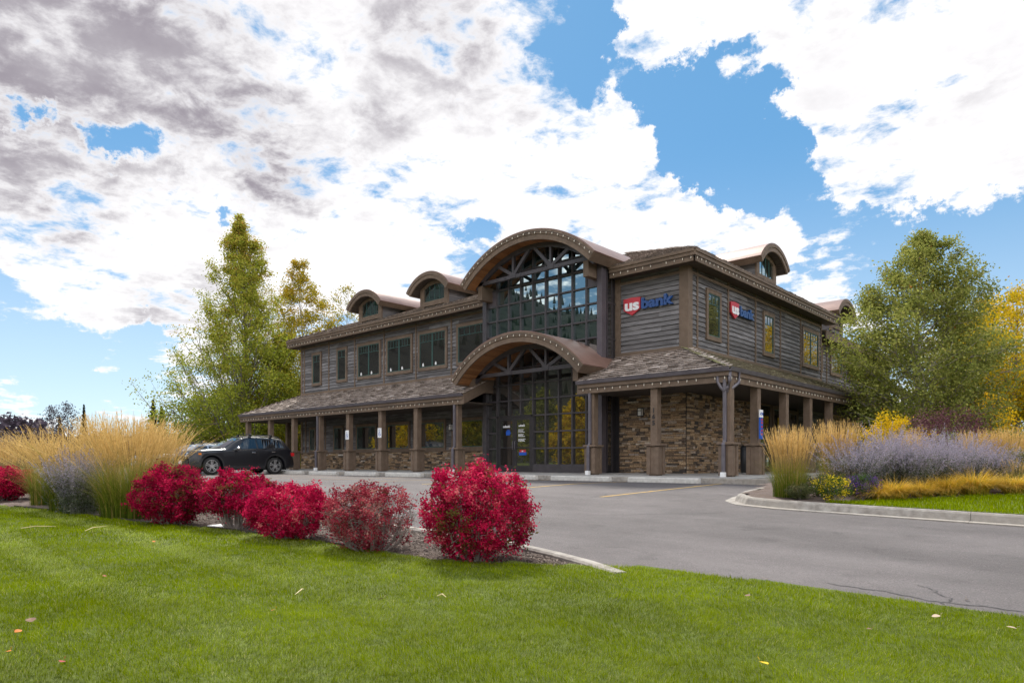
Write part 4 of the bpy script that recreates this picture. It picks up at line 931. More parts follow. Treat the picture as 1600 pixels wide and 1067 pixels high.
# accessible parking signs
def wheelchair_sign(x, y, z, label):
    s = empty('parking_sign', (x, y, z)); tagit(s, label, 'sign')
    m = MB(); m.box(-.14, .14, -.012, 0, -.22, .22); m.build('sign_plate', M['white'], s, bevel=.003)
    m = MB(); k = 14
    for i in range(k):   # wheel ring
        a0 = math.radians(100+240*i/k); a1 = math.radians(100+240*(i+1)/k); r0, r1 = .055, .078; c = (-.005, -.07)
        m.add([(c[0]+r*math.cos(a), -.015, c[1]+r*math.sin(a)) for r, a in ((r0, a0), (r1, a0), (r1, a1), (r0, a1))], [(0, 1, 2, 3)])
    m.box(-.035, -.010, -.016, -.013, -.05, .10); m.box(-.012, .045, -.016, -.013, .02, .04); m.box(-.012, .055, -.016, -.013, -.055, -.035); m.bar((.05, -.0145, -.045), (.085, -.0145, -.12), .003, .022)
    m.lathe([(0, -.002), (.022, -.002), (.022, .002), (0, .002)], 12, 'x', (0, 0, 0)) if 0 else None
    m.tube([(-.022, -.013, .135), (-.022, -.017, .135)], .024, 10); m.build('wheelchair_symbol', M['signblue'], s)
wheelchair_sign(-19.42, -.07-.0, 1.75, 'white wheelchair parking sign on the post further from the entrance')
wheelchair_sign(-16.83, -.07-.0, 1.78, 'white wheelchair parking sign on the post nearer to the entrance')
# narrow blue and white banner at the first side post
s = empty('banner_sign', (.13, 1.95, 1.62)); tagit(s, 'narrow blue and white vertical banner on the side post above the tall grass', 'sign')
m = MB(); m.box(-.012, .012, -.13, .13, -.45, .22); m.build('banner_panel', M['signblue'], s); m = MB(); m.box(-.014, .016, -.13, .13, .22, .46); m.build('banner_top', M['white'], s)
m = MB(); 
for z in (-.33, -.22, -.1, .02, .12): m.box(.012, .016, -.02, .09, z, z+.06)
m.build('banner_stripes', M['red'], s)
text_obj('ATM', .12, 'banner_lettering', M['signblue'], s, lambda u, v, o: (.018+o, -.12+u, .29+v), .001, .003)
# litter bin and bench at the side porch
s = empty('litter_bin', (-.75, 2.9, .05)); tagit(s, 'slim black litter bin standing right of the corner post', 'bin')
m = MB(); m.lathe([(0, .04), (.17, .04), (.19, .08), (.20, .80), (.17, .84), (.0, .84)], 20); m.build('bin_body', M['black'], s, smooth=True)
m = MB(); m.lathe([(.21, .82), (.21, .87), (.15, .95), (.0, .97)], 20); m.build('bin_lid', M['black'], s, smooth=True)

# wheel stops
def wheel_stop():
    o = empty('wheel_stop', (0, 0, 0)); m = MB(); L_ = 1.12
    prof = [(-.09, 0), (.09, 0), (.078, .12), (.055, .15), (-.055, .15), (-.078, .12)]
    m.extr(prof, lambda a, b, d: (d, a, b), -L_, L_); m.build('concrete_block', M['palecon'], o, bevel=.008)
    m = MB()
    for x in (-.8, .8): m.tube([(x, 0, .12), (x, 0, .132)], .018, 8)
    m.build('steel_pin', M['darkframe'], o); return o
ws = wheel_stop()
for k in range(10):
    x = -1.05-2.9*k
    o = ws if k == 0 else copy_tree(ws)
    o.location = (x, -1.98, float(gz(x, -1.98))+.003); tagit(o, ['concrete wheel stop in front of the stone wall', 'concrete wheel stop below the right of the entrance glass', 'concrete wheel stop in front of the entrance doors'][k] if k < 3 else 'concrete wheel stop left of the doors, number %d counting away from them' % (k-2), 'wheel stop', 'concrete wheel stops along the porch')

# ------------------------------------------------------------------ vegetation
def leafq(c, L_, W_, up=.0, r=None):
    """leaf quads at centres c with random attitude: V, F"""
    r = r or rng; n = len(c)
    a = r.normal(size=(n, 3)); a[:, 2] *= .8; a /= np.linalg.norm(a, axis=1)[:, None]
    b = r.normal(size=(n, 3)); b -= a*(a*b).sum(1)[:, None]; b /= np.linalg.norm(b, axis=1)[:, None]
    L_ = (np.asarray(L_)*r.uniform(.7, 1.3, n))[:, None]*.5; W_ = (np.asarray(W_)*r.uniform(.7, 1.3, n))[:, None]*.5
    cr = np.cross(a, b)*L_*.25
    V = np.stack([c-a*L_, c+b*W_+cr, c+a*L_, c-b*W_+cr], 1).reshape(-1, 3)
    return V, np.arange(4*n).reshape(-1, 4)
LEAF = lambda name, ramp, tr=.35: material(name, (.85,)*3, (1.15,)*3, 2.0, .65, trans=tr, spec=.0, tint=ramp)
M['bark'] = material('grey_bark', (.11, .09, .075), (.21, .18, .155), 8, .9, .8, 22, (1, 1, .3))
M['palebark'] = material('pale_bark', (.24, .21, .17), (.36, .33, .28), 6, .85, .5, 18, (1, 1, .4))
M['l_cotton'] = LEAF('cottonwood_leaves', [(0, (.13, .17, .02)), (.4, (.27, .32, .04)), (.7, (.43, .42, .06)), (.9, (.52, .39, .075)), (1, (.50, .25, .08))])
M['l_green'] = LEAF('green_leaves', [(0, (.11, .14, .03)), (.4, (.235, .265, .06)), (.75, (.39, .38, .10)), (.95, (.48, .42, .11)), (1, (.52, .16, .05))])
M['l_yellow'] = LEAF('yellow_leaves', [(0, (.28, .24, .015)), (.35, (.54, .41, .02)), (.7, (.76, .51, .02)), (1, (.85, .56, .04))])
M['l_mixed'] = LEAF('turning_leaves', [(0, (.11, .13, .014)), (.4, (.25, .25, .025)), (.75, (.46, .36, .035)), (1, (.62, .36, .045))])
M['l_red'] = LEAF('crimson_leaves', [(0, (.13, .12, .03)), (.14, (.17, .05, .035)), (.30, (.27, .008, .045)), (.60, (.52, .010, .070)), (.88, (.70, .05, .13)), (1, (.70, .22, .22))], .45)
M['l_dull'] = LEAF('fading_red_leaves', [(0, (.07, .08, .025)), (.25, (.13, .03, .03)), (.5, (.28, .025, .05)), (.75, (.42, .06, .085)), (1, (.42, .24, .20))], .4)
M['l_conifer'] = LEAF('conifer_needles', [(0, (.012, .022, .014)), (.6, (.030, .045, .028)), (1, (.06, .075, .04))], .1)
M['l_haze'] = LEAF('bare_purple_twigs', [(0, (.05, .04, .055)), (.6, (.10, .08, .10)), (1, (.18, .14, .14))], .1)
M['l_smoke'] = LEAF('burgundy_leaves', [(0, (.05, .022, .03)), (.5, (.12, .05, .06)), (1, (.28, .17, .17))], .3)
M['twig'] = material('grey_twigs', (.17, .14, .125), (.34, .30, .27), 12, .85)
M['reed'] = material('feather_reed', (.85,)*3, (1.15,)*3, 3, .6, trans=.35, spec=.05, tint=[(0, (.028, .048, .008)), (.2, (.10, .150, .014)), (.38, (.24, .25, .03)), (.5, (.30, .21, .07)), (.75, (.56, .365, .125)), (1, (.74, .52, .22))])
M['sage'] = material('russian_sage', (.85,)*3, (1.15,)*3, 3, .7, trans=.25, tint=[(0, (.045, .065, .03)), (.3, (.12, .15, .08)), (.5, (.24, .24, .20)), (.7, (.27, .235, .30)), (1, (.44, .39, .49))])
M['sedge'] = material('orange_mound_grass', (.85,)*3, (1.15,)*3, 3, .6, trans=.35, tint=[(0, (.16, .20, .015)), (.25, (.40, .36, .02)), (.55, (.66, .40, .03)), (.85, (.72, .46, .08)), (1, (.78, .60, .25))])
def branches_mesh(segs, mat, parent, name='branches'):
    mb = MB()
    for pts, rs, n in segs: mb.tube(pts, rs, n, cap=False)
    return mb.build(name, mat, parent, smooth=True)
def tree(name, label, cat, x, y, z, H, prof, nl, ls, leafmat, seed, nb=60, tr=.22, upsw=.6, barkm='bark', h0=.12, tilt=(0, 0), skew=None, tmean=.45, tgrad=.0, group=None, sub=6, sig=.5, build_at=None, tvar=.17):
    """tapered trunk, upswept limbs and clustered leaves; prof = [(height fraction, radius)]"""
    r = np.random.default_rng(seed); T = empty(name, (x, y, z)); tagit(T, label, cat, group)
    pf = np.array(prof); rad = lambda h: np.interp(h, pf[:, 0], pf[:, 1])
    trunk = []; k = 12
    for i in range(k+1):
        t = i/k; trunk.append(Vector((tilt[0]*t*H+.02*H*math.sin(t*5+seed)*t, tilt[1]*t*H+.02*H*math.cos(t*4+seed)*t, t*H*.97)))
    segs = [(trunk, [tr*(1-.93*(i/k)**.8) for i in range(k+1)], 9)]
    cen = []; cts = []
    for i in range(nb):
        h = h0+(1-h0)*((i+.5)/nb)**.9; az = i*2.39996+r.normal(0, .25); R0 = float(rad(h))*r.uniform(.72, 1.08)
        if skew: R0 *= 1+skew[0]*math.cos(az-skew[1])*(1-h)
        hs = max(.04, h-R0*upsw/H*r.uniform(.8, 1.2)); ti = min(k-1, int(hs*k)); a = trunk[ti].lerp(trunk[ti+1], hs*k-ti)
        tip = Vector((trunk[min(k, int(h*k))].x+R0*math.cos(az), trunk[min(k, int(h*k))].y+R0*math.sin(az), h*H+r.normal(0, .02*H)))
        mid = a.lerp(tip, .5)+Vector((0, 0, -.06*R0*upsw)); rr_ = max(.012, tr*.34*(1-h)+.012)
        pts = [a, a.lerp(mid, .5)+Vector((0, 0, -.02)), mid, mid.lerp(tip, .5), tip]; segs.append((pts, [rr_, rr_*.8, rr_*.6, rr_*.35, .006], 5))
        ns = max(2, int(sub*R0/ max(.5, pf[:, 1].max())))+2
        for j in range(ns):
            s = r.uniform(.35, 1); p = pts[2].lerp(tip, (s-.5)*2) if s > .5 else a.lerp(pts[2], s*2)
            ln = R0*.35*r.uniform(.4, 1.1); az2 = az+r.normal(0, .9); q = p+Vector((math.cos(az2)*ln, math.sin(az2)*ln, ln*r.uniform(-.1, .9)*upsw*1.2))
            segs.append(([p, p.lerp(q, .5)+Vector((0, 0, -.03)), q], [rr_*.35, rr_*.2, .004], 4))
            for w_ in (.45, .75, 1.0): cen.append(p.lerp(q, w_)); cts.append(h)
        cen.append(tip); cts.append(h)
    C = np.array([c[:] for c in cen]); hh = np.array(cts); nc_ = len(C)
    idx = r.integers(0, nc_, nl); s0 = sig*(.5+.5*rad(hh[idx])/pf[:, 1].max())
    c = C[idx]+r.normal(size=(nl, 3))*(s0*np.array(1.))[:, None]*np.array([.55, .55, .42])
    V, F = leafq(c, ls, ls*.8, r=r)
    ct = r.normal(0, tvar, nc_)
    tt = np.clip(tmean+ct[idx]+r.normal(0, .12, nl)+tgrad*(c[:, 2]/H-.5), 0, 1)
    arr_obj('crown', V, F, M[leafmat], T, np.repeat(tt, 4)); branches_mesh(segs, M[barkm], T, 'trunk')
    return T
def place_px(px, d): return at_depth(px, d)
def tree_px(name, label, cat, px, d, ytop, prof_px, nl, ls, mat, seed, **k):
    x, y = at_depth(px, d); z = float(gz(x, y))-.1; s = 1067/d; H = (721-ytop)/s+.46-z
    prof = [((((721-yy)/s+.46-z)/H), rp/s) for yy, rp in prof_px]; prof.sort()
    return tree(name, label, cat, x, y, z, H, prof, nl, ls, mat, seed, **k)
tree_px('cottonwood_tree', 'tallest yellow-green cottonwood left of the building with a narrow pointed top', 'tree', 378, 48, 346,
        [(700, 80), (650, 108), (600, 98), (550, 78), (500, 58), (450, 44), (400, 28), (365, 13), (346, 2)], 84000, .125, 'l_cotton', 11, nb=150, tr=.30, upsw=1.9, h0=.10, skew=(.35, TH+math.pi), tmean=.55, tgrad=.40, sig=.56, tvar=.10, sub=7)
tree_px('aspen_tree', 'thin golden-green tree rising behind the left end of the roof', 'tree', 474, 56, 412,
        [(700, 56), (640, 62), (580, 58), (520, 50), (470, 36), (430, 20), (412, 3)], 34000, .14, 'l_mixed', 12, nb=60, tr=.20, upsw=1.7, h0=.15, tmean=.60, tgrad=.25, sig=.62, barkm='palebark', tvar=.10)
tree_px('aspen_tree', 'small golden treetop just left of the far left dormer', 'tree', 548, 60, 450,
        [(700, 40), (600, 44), (520, 36), (470, 22), (450, 3)], 6500, .15, 'l_mixed', 13, nb=40, tr=.18, upsw=1.2, h0=.2, tmean=.55, sig=.7, barkm='palebark')
tree_px('aspen_tree', 'bushy yellowing tree between the tall cottonwood and the left end of the building', 'tree', 440, 50, 520,
        [(700, 62), (650, 64), (600, 54), (560, 34), (520, 4)], 30000, .13, 'l_mixed', 14, nb=70, tr=.16, upsw=1.2, h0=.08, tmean=.45, sig=.75, tvar=.12)
tree_px('leafy_tree', 'round green tree standing behind the left porch posts', 'tree', 350, 60, 610,
        [(712, 85), (680, 92), (650, 75), (620, 36), (610, 5)], 15000, .16, 'l_cotton', 15, nb=60, tr=.2, upsw=.5, h0=.05, tmean=.32, sig=1.0)
tree_px('leafy_tree', 'low green tree seen under the left end of the porch roof', 'tree', 425, 58, 630,
        [(714, 90), (690, 95), (660, 80), (640, 40), (630, 5)], 15000, .16, 'l_mixed', 16, nb=60, tr=.2, upsw=.5, h0=.05, tmean=.28, sig=1.0)
tree_px('leafy_tree', 'large dense green tree at the right beside the building', 'tree', 1438, 27, 363,
        [(712, 50), (690, 76), (650, 98), (600, 106), (540, 104), (490, 94), (450, 80), (410, 56), (380, 28), (363, 3)], 82000, .092, 'l_green', 21, nb=150, tr=.20, upsw=.75, h0=.06, tmean=.48, tgrad=.15, sig=.40, barkm='palebark', tvar=.10, sub=9)
tree_px('ash_tree', 'golden yellow tree with forked leaning trunk at the right edge', 'tree', 1596, 36, 455,
        [(640, 20), (615, 70), (570, 112), (520, 112), (485, 84), (462, 45), (455, 5)], 30000, .12, 'l_yellow', 22, nb=70, tr=.18, upsw=.7, h0=.34, tmean=.42, sig=.6, tilt=(-.04, .0), tvar=.14)
tree_px('ash_tree', 'yellow-green treetop between the dense green tree and the forked golden tree', 'tree', 1530, 44, 470,
        [(700, 50), (640, 62), (580, 68), (530, 60), (490, 34), (470, 4)], 15000, .15, 'l_mixed', 23, nb=60, tr=.18, upsw=.8, h0=.1, tmean=.55, sig=.75, tvar=.14)
tree_px('ash_tree', 'bright golden small tree below the forked tree at the right edge', 'tree', 1546, 32, 618,
        [(712, 26), (680, 34), (650, 32), (630, 18), (618, 3)], 7000, .10, 'l_yellow', 24, nb=36, tr=.06, upsw=.7, h0=.05, tmean=.75, sig=.35)
tree_px('ash_tree', 'distant yellow tree at the far right edge beyond the forked trunk', 'tree', 1625, 50, 540,
        [(712, 60), (650, 80), (600, 74), (560, 40), (540, 4)], 12000, .15, 'l_mixed', 25, nb=50, tr=.15, upsw=.7, h0=.08, tmean=.6, sig=.8)
# far conifers, thin trees and dark woods on the left horizon
def conifer(px, d, ytop, wpx, seed, label):
    x, y = at_depth(px, d); z = float(gz(x, y))-.1; s = 1067/d; H = (721-ytop)/s+.46-z; r = np.random.default_rng(seed)
    T = empty('spruce_tree', (x, y, z)); tagit(T, label, 'tree', 'spruces on the left horizon')
    n = 5200; h = 1-r.random(n)**.62; h = np.clip(h, .04, 1); lay = np.floor(h*16)/16
    rad = (1-h)*wpx/s*(.45+.55*((h*16) % 1 < .55))*r.uniform(.25, 1.1, n); az = np.floor(r.random(n)*11)/11*6.283+lay*9+r.normal(0, .14, n)
    c = np.stack([rad*np.cos(az), rad*np.sin(az), h*H-rad*.25], -1); V, F = leafq(c, .30, .10, r=r)
    arr_obj('crown', V, F, M['l_conifer'], T, np.repeat(r.random(n), 4)); branches_mesh([([Vector((0, 0, 0)), Vector((0, 0, H))], [.16, .02], 6)], M['bark'], T, 'trunk')
conifer(239, 70, 624, 26, 31, 'dark spruce just left of the tall cottonwood'); conifer(252, 66, 634, 22, 32, 'dark spruce touching the branches of the tall cottonwood')
conifer(131, 80, 632, 12, 33, 'thin dark spruce above the middle of the tan grass'); conifer(6, 110, 647, 10, 34, 'small spruce on the horizon at the left edge')
conifer(93, 100, 650, 18, 35, 'low bluish spruce on the horizon right of the small edge spruce')
for px, d, yt, w, sd, lb in ((64, 95, 654, 12, 41, 'sparse leafless tree on the horizon above the woods'), (80, 85, 634, 12, 42, 'sparse purple-grey tree left of the taller one on the horizon'), (106, 85, 628, 14, 43, 'taller sparse purple-grey tree on the left horizon'), (34, 100, 650, 9, 44, 'faint bushy tree low on the horizon near the left edge')):
    tree_px('bare_tree', lb, 'tree', px, d, yt, [(715, w), (680, w), (655, w*.9), (yt+8, w*.5), (yt, 1)], 1900, .17, 'l_haze', sd, nb=26, tr=.12, upsw=1.4, h0=.2, sig=.8, sub=4)
def ridge(name, x0, x1, d, h, mat, seed, lab):
    n = 60; v = []; f = []
    for i in range(n+1):
        px = x0+(x1-x0)*i/n; hh = h*(.85+.15*math.sin(i*.6+seed)+.08*math.sin(i*1.9))*min(1, (n-i)/8+.2)
        for dd, q in ((d-14, 0), (d-6, .75), (d, 1), (d+14, .9), (d+40, 0)):
            x, y = at_depth(px, dd); v.append((x, y, -.4+hh*q))
        if i:
            for k in range(4): a = (i-1)*5+k; f.append((a, a+5, a+6, a+1))
    return tagit(arr_obj(name, v, f, mat, smooth=True), kind='structure')
M['wood_dark'] = material('bare_woodland', (.030, .020, .022), (.060, .040, .038), .5, .95, .8, 2)
ridge('hills', -420, 120, 92, 6.6, M['wood_dark'], 1, '')
c = []
r = np.random.default_rng(77)
for i in range(9000):
    px = r.uniform(-420, 330); dd = r.uniform(80, 104); x, y = at_depth(px, dd); c.append((x, y, -.3+r.random()**.7*(6.5 if px < 70 else 4.2)*(.95+.05*math.sin(px*.09))))
V, F = leafq(np.array(c), .9, .5); tagit(arr_obj('woods', V, F, M['l_haze'], None, np.repeat(r.random(9000)*.45, 4)), 'dark bare woods along the left horizon', 'woods', kind='stuff')

# ---- burning bushes
def bush(label, px, ybase, wpx, ytop, nl, seed, mat='l_red', tm=.55, gap=None, ls=.034, name='red_shrub', group='red burning bushes along the lawn edge', stems=46, bare=0, x=None, flat=1.0, tv=.17, low=.04):
    r = np.random.default_rng(seed); k_ = (ybase-721)/1067; d = 1.1475/(.035+k_)
    if px is not None: x, y = at_depth(px, d)
    z = float(gz(x, y))+.07; s = 1067/d; H = (ybase-ytop)/s*.95; Rw = wpx/2/s
    T = empty(name, (x, y, z)); tagit(T, label, 'shrub', group)
    nl = int(nl*1.75); nc_ = int(nl/22); u = r.normal(size=(nc_, 3)); u /= np.linalg.norm(u, axis=1)[:, None]
    lump_ = 1+.06*np.sin(u[:, 0]*5+seed)*np.sin(u[:, 2]*5+1)+.07*np.sin(u[:, 1]*8+u[:, 0]*6+seed)+.04*np.sin(u[:, 2]*15+u[:, 0]*13)+r.normal(0, .045, nc_)
    rr_ = lump_*(1-np.abs(r.normal(0, .13, nc_))); rr_ = np.where(r.random(nc_) < .25, rr_*r.uniform(.35, .9, nc_), rr_)
    zz = np.sign(u[:, 2])*np.abs(u[:, 2])**flat; cz = .50*H
    C = np.stack([u[:, 0]*Rw*rr_, u[:, 1]*Rw*rr_*.95, cz+zz*rr_*np.where(u[:, 2] > 0, H-cz, cz-low*H)], -1)
    hz_ = np.clip(C[:, 2]/(.40*H), 0, 1); sh = .74+.26*hz_**.6; C[:, 0] *= sh; C[:, 1] *= sh
    keep = r.random(nc_) < (.42+.58*np.clip(C[:, 2]/(.55*H), 0, 1))
    hol = np.sin(C[:, 0]*11+seed)*np.sin(C[:, 1]*10+2)*np.sin(C[:, 2]*12+seed*2); keep &= ~((hol > .45) & (r.random(nc_) < .75))
    if bare:   # a side of the shrub whose leaves have dropped
        side = (C[:, 0]*RT[0]+C[:, 1]*RT[1])/Rw; keep &= r.random(nc_) > np.clip((side-.15)*1.6, 0, .93)*(bare)
    C = C[keep]; nc_ = len(C); idx = r.integers(0, nc_, nl if not bare else int(nl*.7)); sp = np.where(r.random(nc_) < .15, .045, .024)
    c = C[idx]+r.normal(size=(len(idx), 3))*sp[idx][:, None]; c[:, 2] = np.maximum(c[:, 2], .02); V, F = leafq(c, ls, ls*.55, r=r)
    big_ = .5*np.sin(C[:, 0]*6+seed)*np.sin(C[:, 2]*7+seed*3)+.35*np.sin(C[:, 1]*9+C[:, 2]*5+C[:, 0]*4)
    ct = r.normal(0, tv, nc_)+tv*1.1*big_
    t = np.clip(tm+ct[idx]+r.normal(0, .09, len(idx)), 0, 1); arr_obj('foliage', V, F, M[mat], T, np.repeat(t, 4))
    segs = []
    for i in range(stems):
        a = r.uniform(0, 6.283); e = r.uniform(.35, 1.0); R0 = Rw*e*(.93 if bare else .80); hz = cz+(H-cz)*math.sqrt(max(0, 1-e*e))*r.uniform(.4, .88)
        tip = Vector((math.cos(a)*R0, math.sin(a)*R0, hz)); b = Vector((math.cos(a)*.05, math.sin(a)*.05, -.05)); m = b.lerp(tip, .45)+Vector((math.cos(a)*.05*e, math.sin(a)*.05*e, -.06))
        segs.append(([b, b.lerp(m, .5), m, tip], [.013, .010, .007, .002], 5))
        for j in range(5 if not bare else 12):
            p = m.lerp(tip, r.uniform(0, .9)); q = p+Vector((r.normal(0, .07), r.normal(0, .07), abs(r.normal(.05, .04)))); segs.append(([p, q], [.004, .0015], 4))
            if bare: segs.append(([p.lerp(q, .6), p.lerp(q, .6)+Vector((r.normal(0, .05), r.normal(0, .05), abs(r.normal(.05, .04))))], [.0025, .001], 3))
    branches_mesh(segs, M['twig'], T, 'stems'); return T
bush('largest crimson burning bush, nearest the driveway', 745, 872, 182, 715, 17500, 51, tm=.50, tv=.25, ls=.029)
bush('faded burning bush with bare twigs on its right side', 580, 858, 160, 745, 9500, 52, mat='l_dull', tm=.60, bare=.9, tv=.20, ls=.028)
bush('bright red bush second in size left of the faded one', 453, 840, 138, 748, 11500, 53, tm=.58, ls=.031)
bush('short burning bush with brown stems above the pale slab', 368, 824, 100, 727, 8000, 54, tm=.48, low=.26, tv=.18, ls=.033)
bush('deep crimson round bush in front of the parked cars', 271, 818, 118, 722, 14500, 55, tm=.42, ls=.032)
bush('crimson bush at the left edge beyond the tan grasses', 8, 779, 92, 725, 8000, 56, tm=.42, ls=.045)
bush('short burning bush squeezed behind the bright red one', 405, 815, 60, 738, 4000, 57, tm=.5, ls=.036)

# ---- feather reed grasses
def reed(label, px, ybase, ytop, spread, ns, nbld, seed, lean=.20, d=None, base_r=.22, group='feather reed grasses with tan plumes', wide=1., xy=None, droop=.0, zfun=None, name='reed_grass'):
    r = np.random.default_rng(seed)
    if d is None: d = 1.1475/(.035+(ybase-721)/1067)
    x, y = at_depth(px, d) if xy is None else xy
    z = float(gz(x, y))+.07 if zfun is None else float(zfun(x, y)); s = 1067/d; H = (721-ytop)/s+.46-z
    T = empty(name, (x, y, z)); tagit(T, label, 'ornamental grass', group)
    a = r.uniform(0, 6.283, ns); rb = base_r*np.sqrt(r.random(ns)); base = np.stack([rb*np.cos(a), rb*np.sin(a), np.zeros(ns)], -1)
    az = a+r.normal(0, .5, ns); ln = np.abs(r.normal(lean, lean*.45, ns))*(.35+rb/base_r)*spread; out = r.random(ns) < .03; ln = np.where(out, ln+droop, ln)
    Hs = H*r.uniform(.78, 1.04, ns)*(1+.18*np.minimum(ln, 1)**2); seg = 8; t = np.linspace(0, 1, seg+1)
    V, F, tt = strips(base, az, Hs, ln, np.full(ns, .0042), seg, 1.9, .5, face=r.uniform(0, 6.28, ns))
    # widen the top into a feathery plume
    Vr = V.reshape(ns, seg+1, 2, 3); mid = Vr.mean(2, keepdims=True); wp = np.array([1, 1, 1, 1, 1, 1.1, 3.6, 3.0, .6])*.9
    pl = r.uniform(.6, 1.25, ns)[:, None, None, None]*wide; f = np.where(wp[None, :, None, None] > 1, wp[None, :, None, None]*pl, 1.)
    Vr = mid+(Vr-mid)*f; V = Vr.reshape(-1, 3)
    ts = np.interp(tt, [0, .25, .5, .62, 1], [.28, .36, .52, .68, .82])+np.repeat(r.normal(0, .09, ns), 2*(seg+1)); parts = [(V, F, np.clip(ts, 0, 1))]
    # feathery side florets
    k = 7; m = ns*k; ii = np.repeat(np.arange(ns), k); tq = r.uniform(.66, .98, m); i0 = np.floor(tq*seg).astype(int); fr = (tq*seg-i0)[:, None]
    mm = mid[:, :, 0]; c = mm[ii, i0]*(1-fr)+mm[ii, np.minimum(i0+1, seg)]*fr; dirv = mm[ii, seg]-mm[ii, seg-2]; dirv /= np.linalg.norm(dirv, axis=1)[:, None]
    o = r.normal(size=(m, 3))*.0085*wide; sd = np.cross(dirv, o); sd /= np.linalg.norm(sd, axis=1)[:, None]+1e-9; L_ = .030*dirv+o*1.2; wv = sd*.004*wide
    Vf = np.stack([c-wv, c+wv, c+L_+wv*.3, c+L_-wv*.3], 1).reshape(-1, 3); parts.append((Vf, np.arange(4*m).reshape(-1, 4), np.clip(np.repeat(r.normal(.84, .09, m), 4), 0, 1)))
    a = r.uniform(0, 6.283, nbld); rb = base_r*1.1*np.sqrt(r.random(nbld)); b2 = np.stack([rb*np.cos(a), rb*np.sin(a), np.zeros(nbld)], -1)
    V2, F2, t2 = strips(b2, a+r.normal(0, .6, nbld), H*r.uniform(.3, .72, nbld), np.abs(r.normal(.45, .25, nbld))*(.6+.5*spread), np.full(nbld, .0065)*wide, 6, 2.2, .1)
    parts.append((V2, F2, np.clip(.10+.26*t2+np.repeat(r.normal(.04, .07, nbld), 14)+(np.repeat(r.random(nbld) < .08, 14))*.4, 0, 1)))
    V, F, T_ = merge(parts); arr_obj('blades', V, F, M['reed'], T, T_); return T
reed('tallest tan reed grass clump next to the deep crimson bush', 205, 806, 640, 1.0, 560, 1900, 61, lean=.25, droop=.25, base_r=.36)
reed('tan reed grass clump leaning left over the lawn', 118, 797, 655, 1.25, 360, 1500, 62, lean=.34, droop=1.1, base_r=.32)
reed('reed grass clump behind the deep crimson bush and left of the cars', 250, 793, 655, .8, 260, 600, 63, lean=.14)
reed('tan reed grass clump between the far red bush and the leaning clump', 72, 786, 662, 1.1, 300, 700, 64, lean=.28, droop=.6)
reed('tan reed grass clump behind the far red bush at the left edge', 18, 770, 676, 1.0, 330, 300, 65, lean=.32)
reed('reed grass clump behind the tallest one', 160, 784, 646, .8, 330, 500, 66, lean=.18)
reed('reed grass clump just outside the left edge', -40, 772, 672, 1.0, 330, 300, 67, lean=.32)
reed('reed grass clump in the middle of the back row at the left', 228, 776, 655, .7, 300, 500, 68, lean=.13)
reed('upright golden reed grass at the tip of the island', 1234, 778, 664, .55, 430, 700, 71, lean=.20, d=12.75, zfun=isl_z, base_r=.27)
reed('upright golden reed grass second from the island tip', 1306, 770, 655, .55, 430, 500, 72, lean=.20, d=13.6, zfun=isl_z, base_r=.27)
reed('golden reed grass behind the purple sage in the middle of the island', 1420, 760, 668, .7, 300, 200, 73, lean=.25, d=16, zfun=isl_z)
reed('golden reed grass towards the right edge behind the sage', 1530, 760, 668, .7, 340, 300, 74, lean=.25, d=15.5, zfun=isl_z)
reed('golden reed grass at the right edge of the island', 1578, 760, 664, .7, 340, 300, 75, lean=.25, d=15.2, zfun=isl_z)
reed('short green and tan grass at the right edge beside the orange mound', 1590, 770, 712, 1.0, 60, 420, 76, lean=.3, d=13.6, zfun=isl_z)

# ---- russian sage
def sage(label, px, ytop, seed, d, wid=1.0, zfun=isl_z, n=170, group='purple sage plants on the island'):
    r = np.random.default_rng(seed); x, y = at_depth(px, d); z = float(zfun(x, y)); s = 1067/d; H = (721-ytop)/s+.46-z
    T = empty('sage_plant', (x, y, z)); tagit(T, label, 'flowering plant', group)
    a = r.uniform(0, 6.283, n); rb = .2*np.sqrt(r.random(n)); base = np.stack([rb*np.cos(a), rb*np.sin(a), np.zeros(n)], -1); seg = 6
    ln = np.abs(r.normal(.35, .22, n))*wid; Hs = H*r.uniform(.6, 1.04, n); V, F, tt = strips(base, a+r.normal(0, .5, n), Hs, ln, np.full(n, .006), seg, 1.5, .4, face=r.uniform(0, 6.28, n))
    parts = [(V, F, np.clip(.42+.2*tt, 0, 1))]; mid = V.reshape(n, seg+1, 2, 3).mean(2)
    def along(m, lo, hi, sp, L_, W_, t0, t1):
        ii = r.integers(0, n, m); tq = r.uniform(lo, hi, m)**.9; i0 = np.minimum(np.floor(tq*seg).astype(int), seg-1); fr = (tq*seg-i0)[:, None]
        c = mid[ii, i0]*(1-fr)+mid[ii, i0+1]*fr+r.normal(size=(m, 3))*(sp*(1.15-tq))[:, None]; Vq, Fq = leafq(c, L_, W_, r=r); return Vq, Fq, np.clip(np.repeat(r.normal((t0+t1)/2, (t1-t0)/2, m), 4), 0, 1)
    parts.append(along(9500, .40, 1, .034, .022, .012, .66, .98)); parts.append(along(5200, .05, .62, .06, .045, .012, .05, .45))
    V, F, T_ = merge(parts); arr_obj('flower_spikes', V, F, M['sage'], T, T_)
for i, (px, yt, d, lb) in enumerate(((1338, 668, 12.9, 'purple sage right of the second golden grass'), (1378, 654, 13.3, 'tall purple sage in front of the yellow shrubs'), (1425, 668, 13.1, 'purple sage in the middle of the island'), (1462, 662, 13.4, 'purple sage in front of the burgundy shrub'), (1510, 672, 13.6, 'purple sage right of the burgundy shrub'), (1545, 684, 14.0, 'purple sage nearest the right edge'), (1400, 662, 14.4, 'purple sage at the back of the island bed'), (1488, 668, 14.6, 'purple sage at the back below the burgundy shrub'))):
    sage(lb, px, yt, 80+i, d)
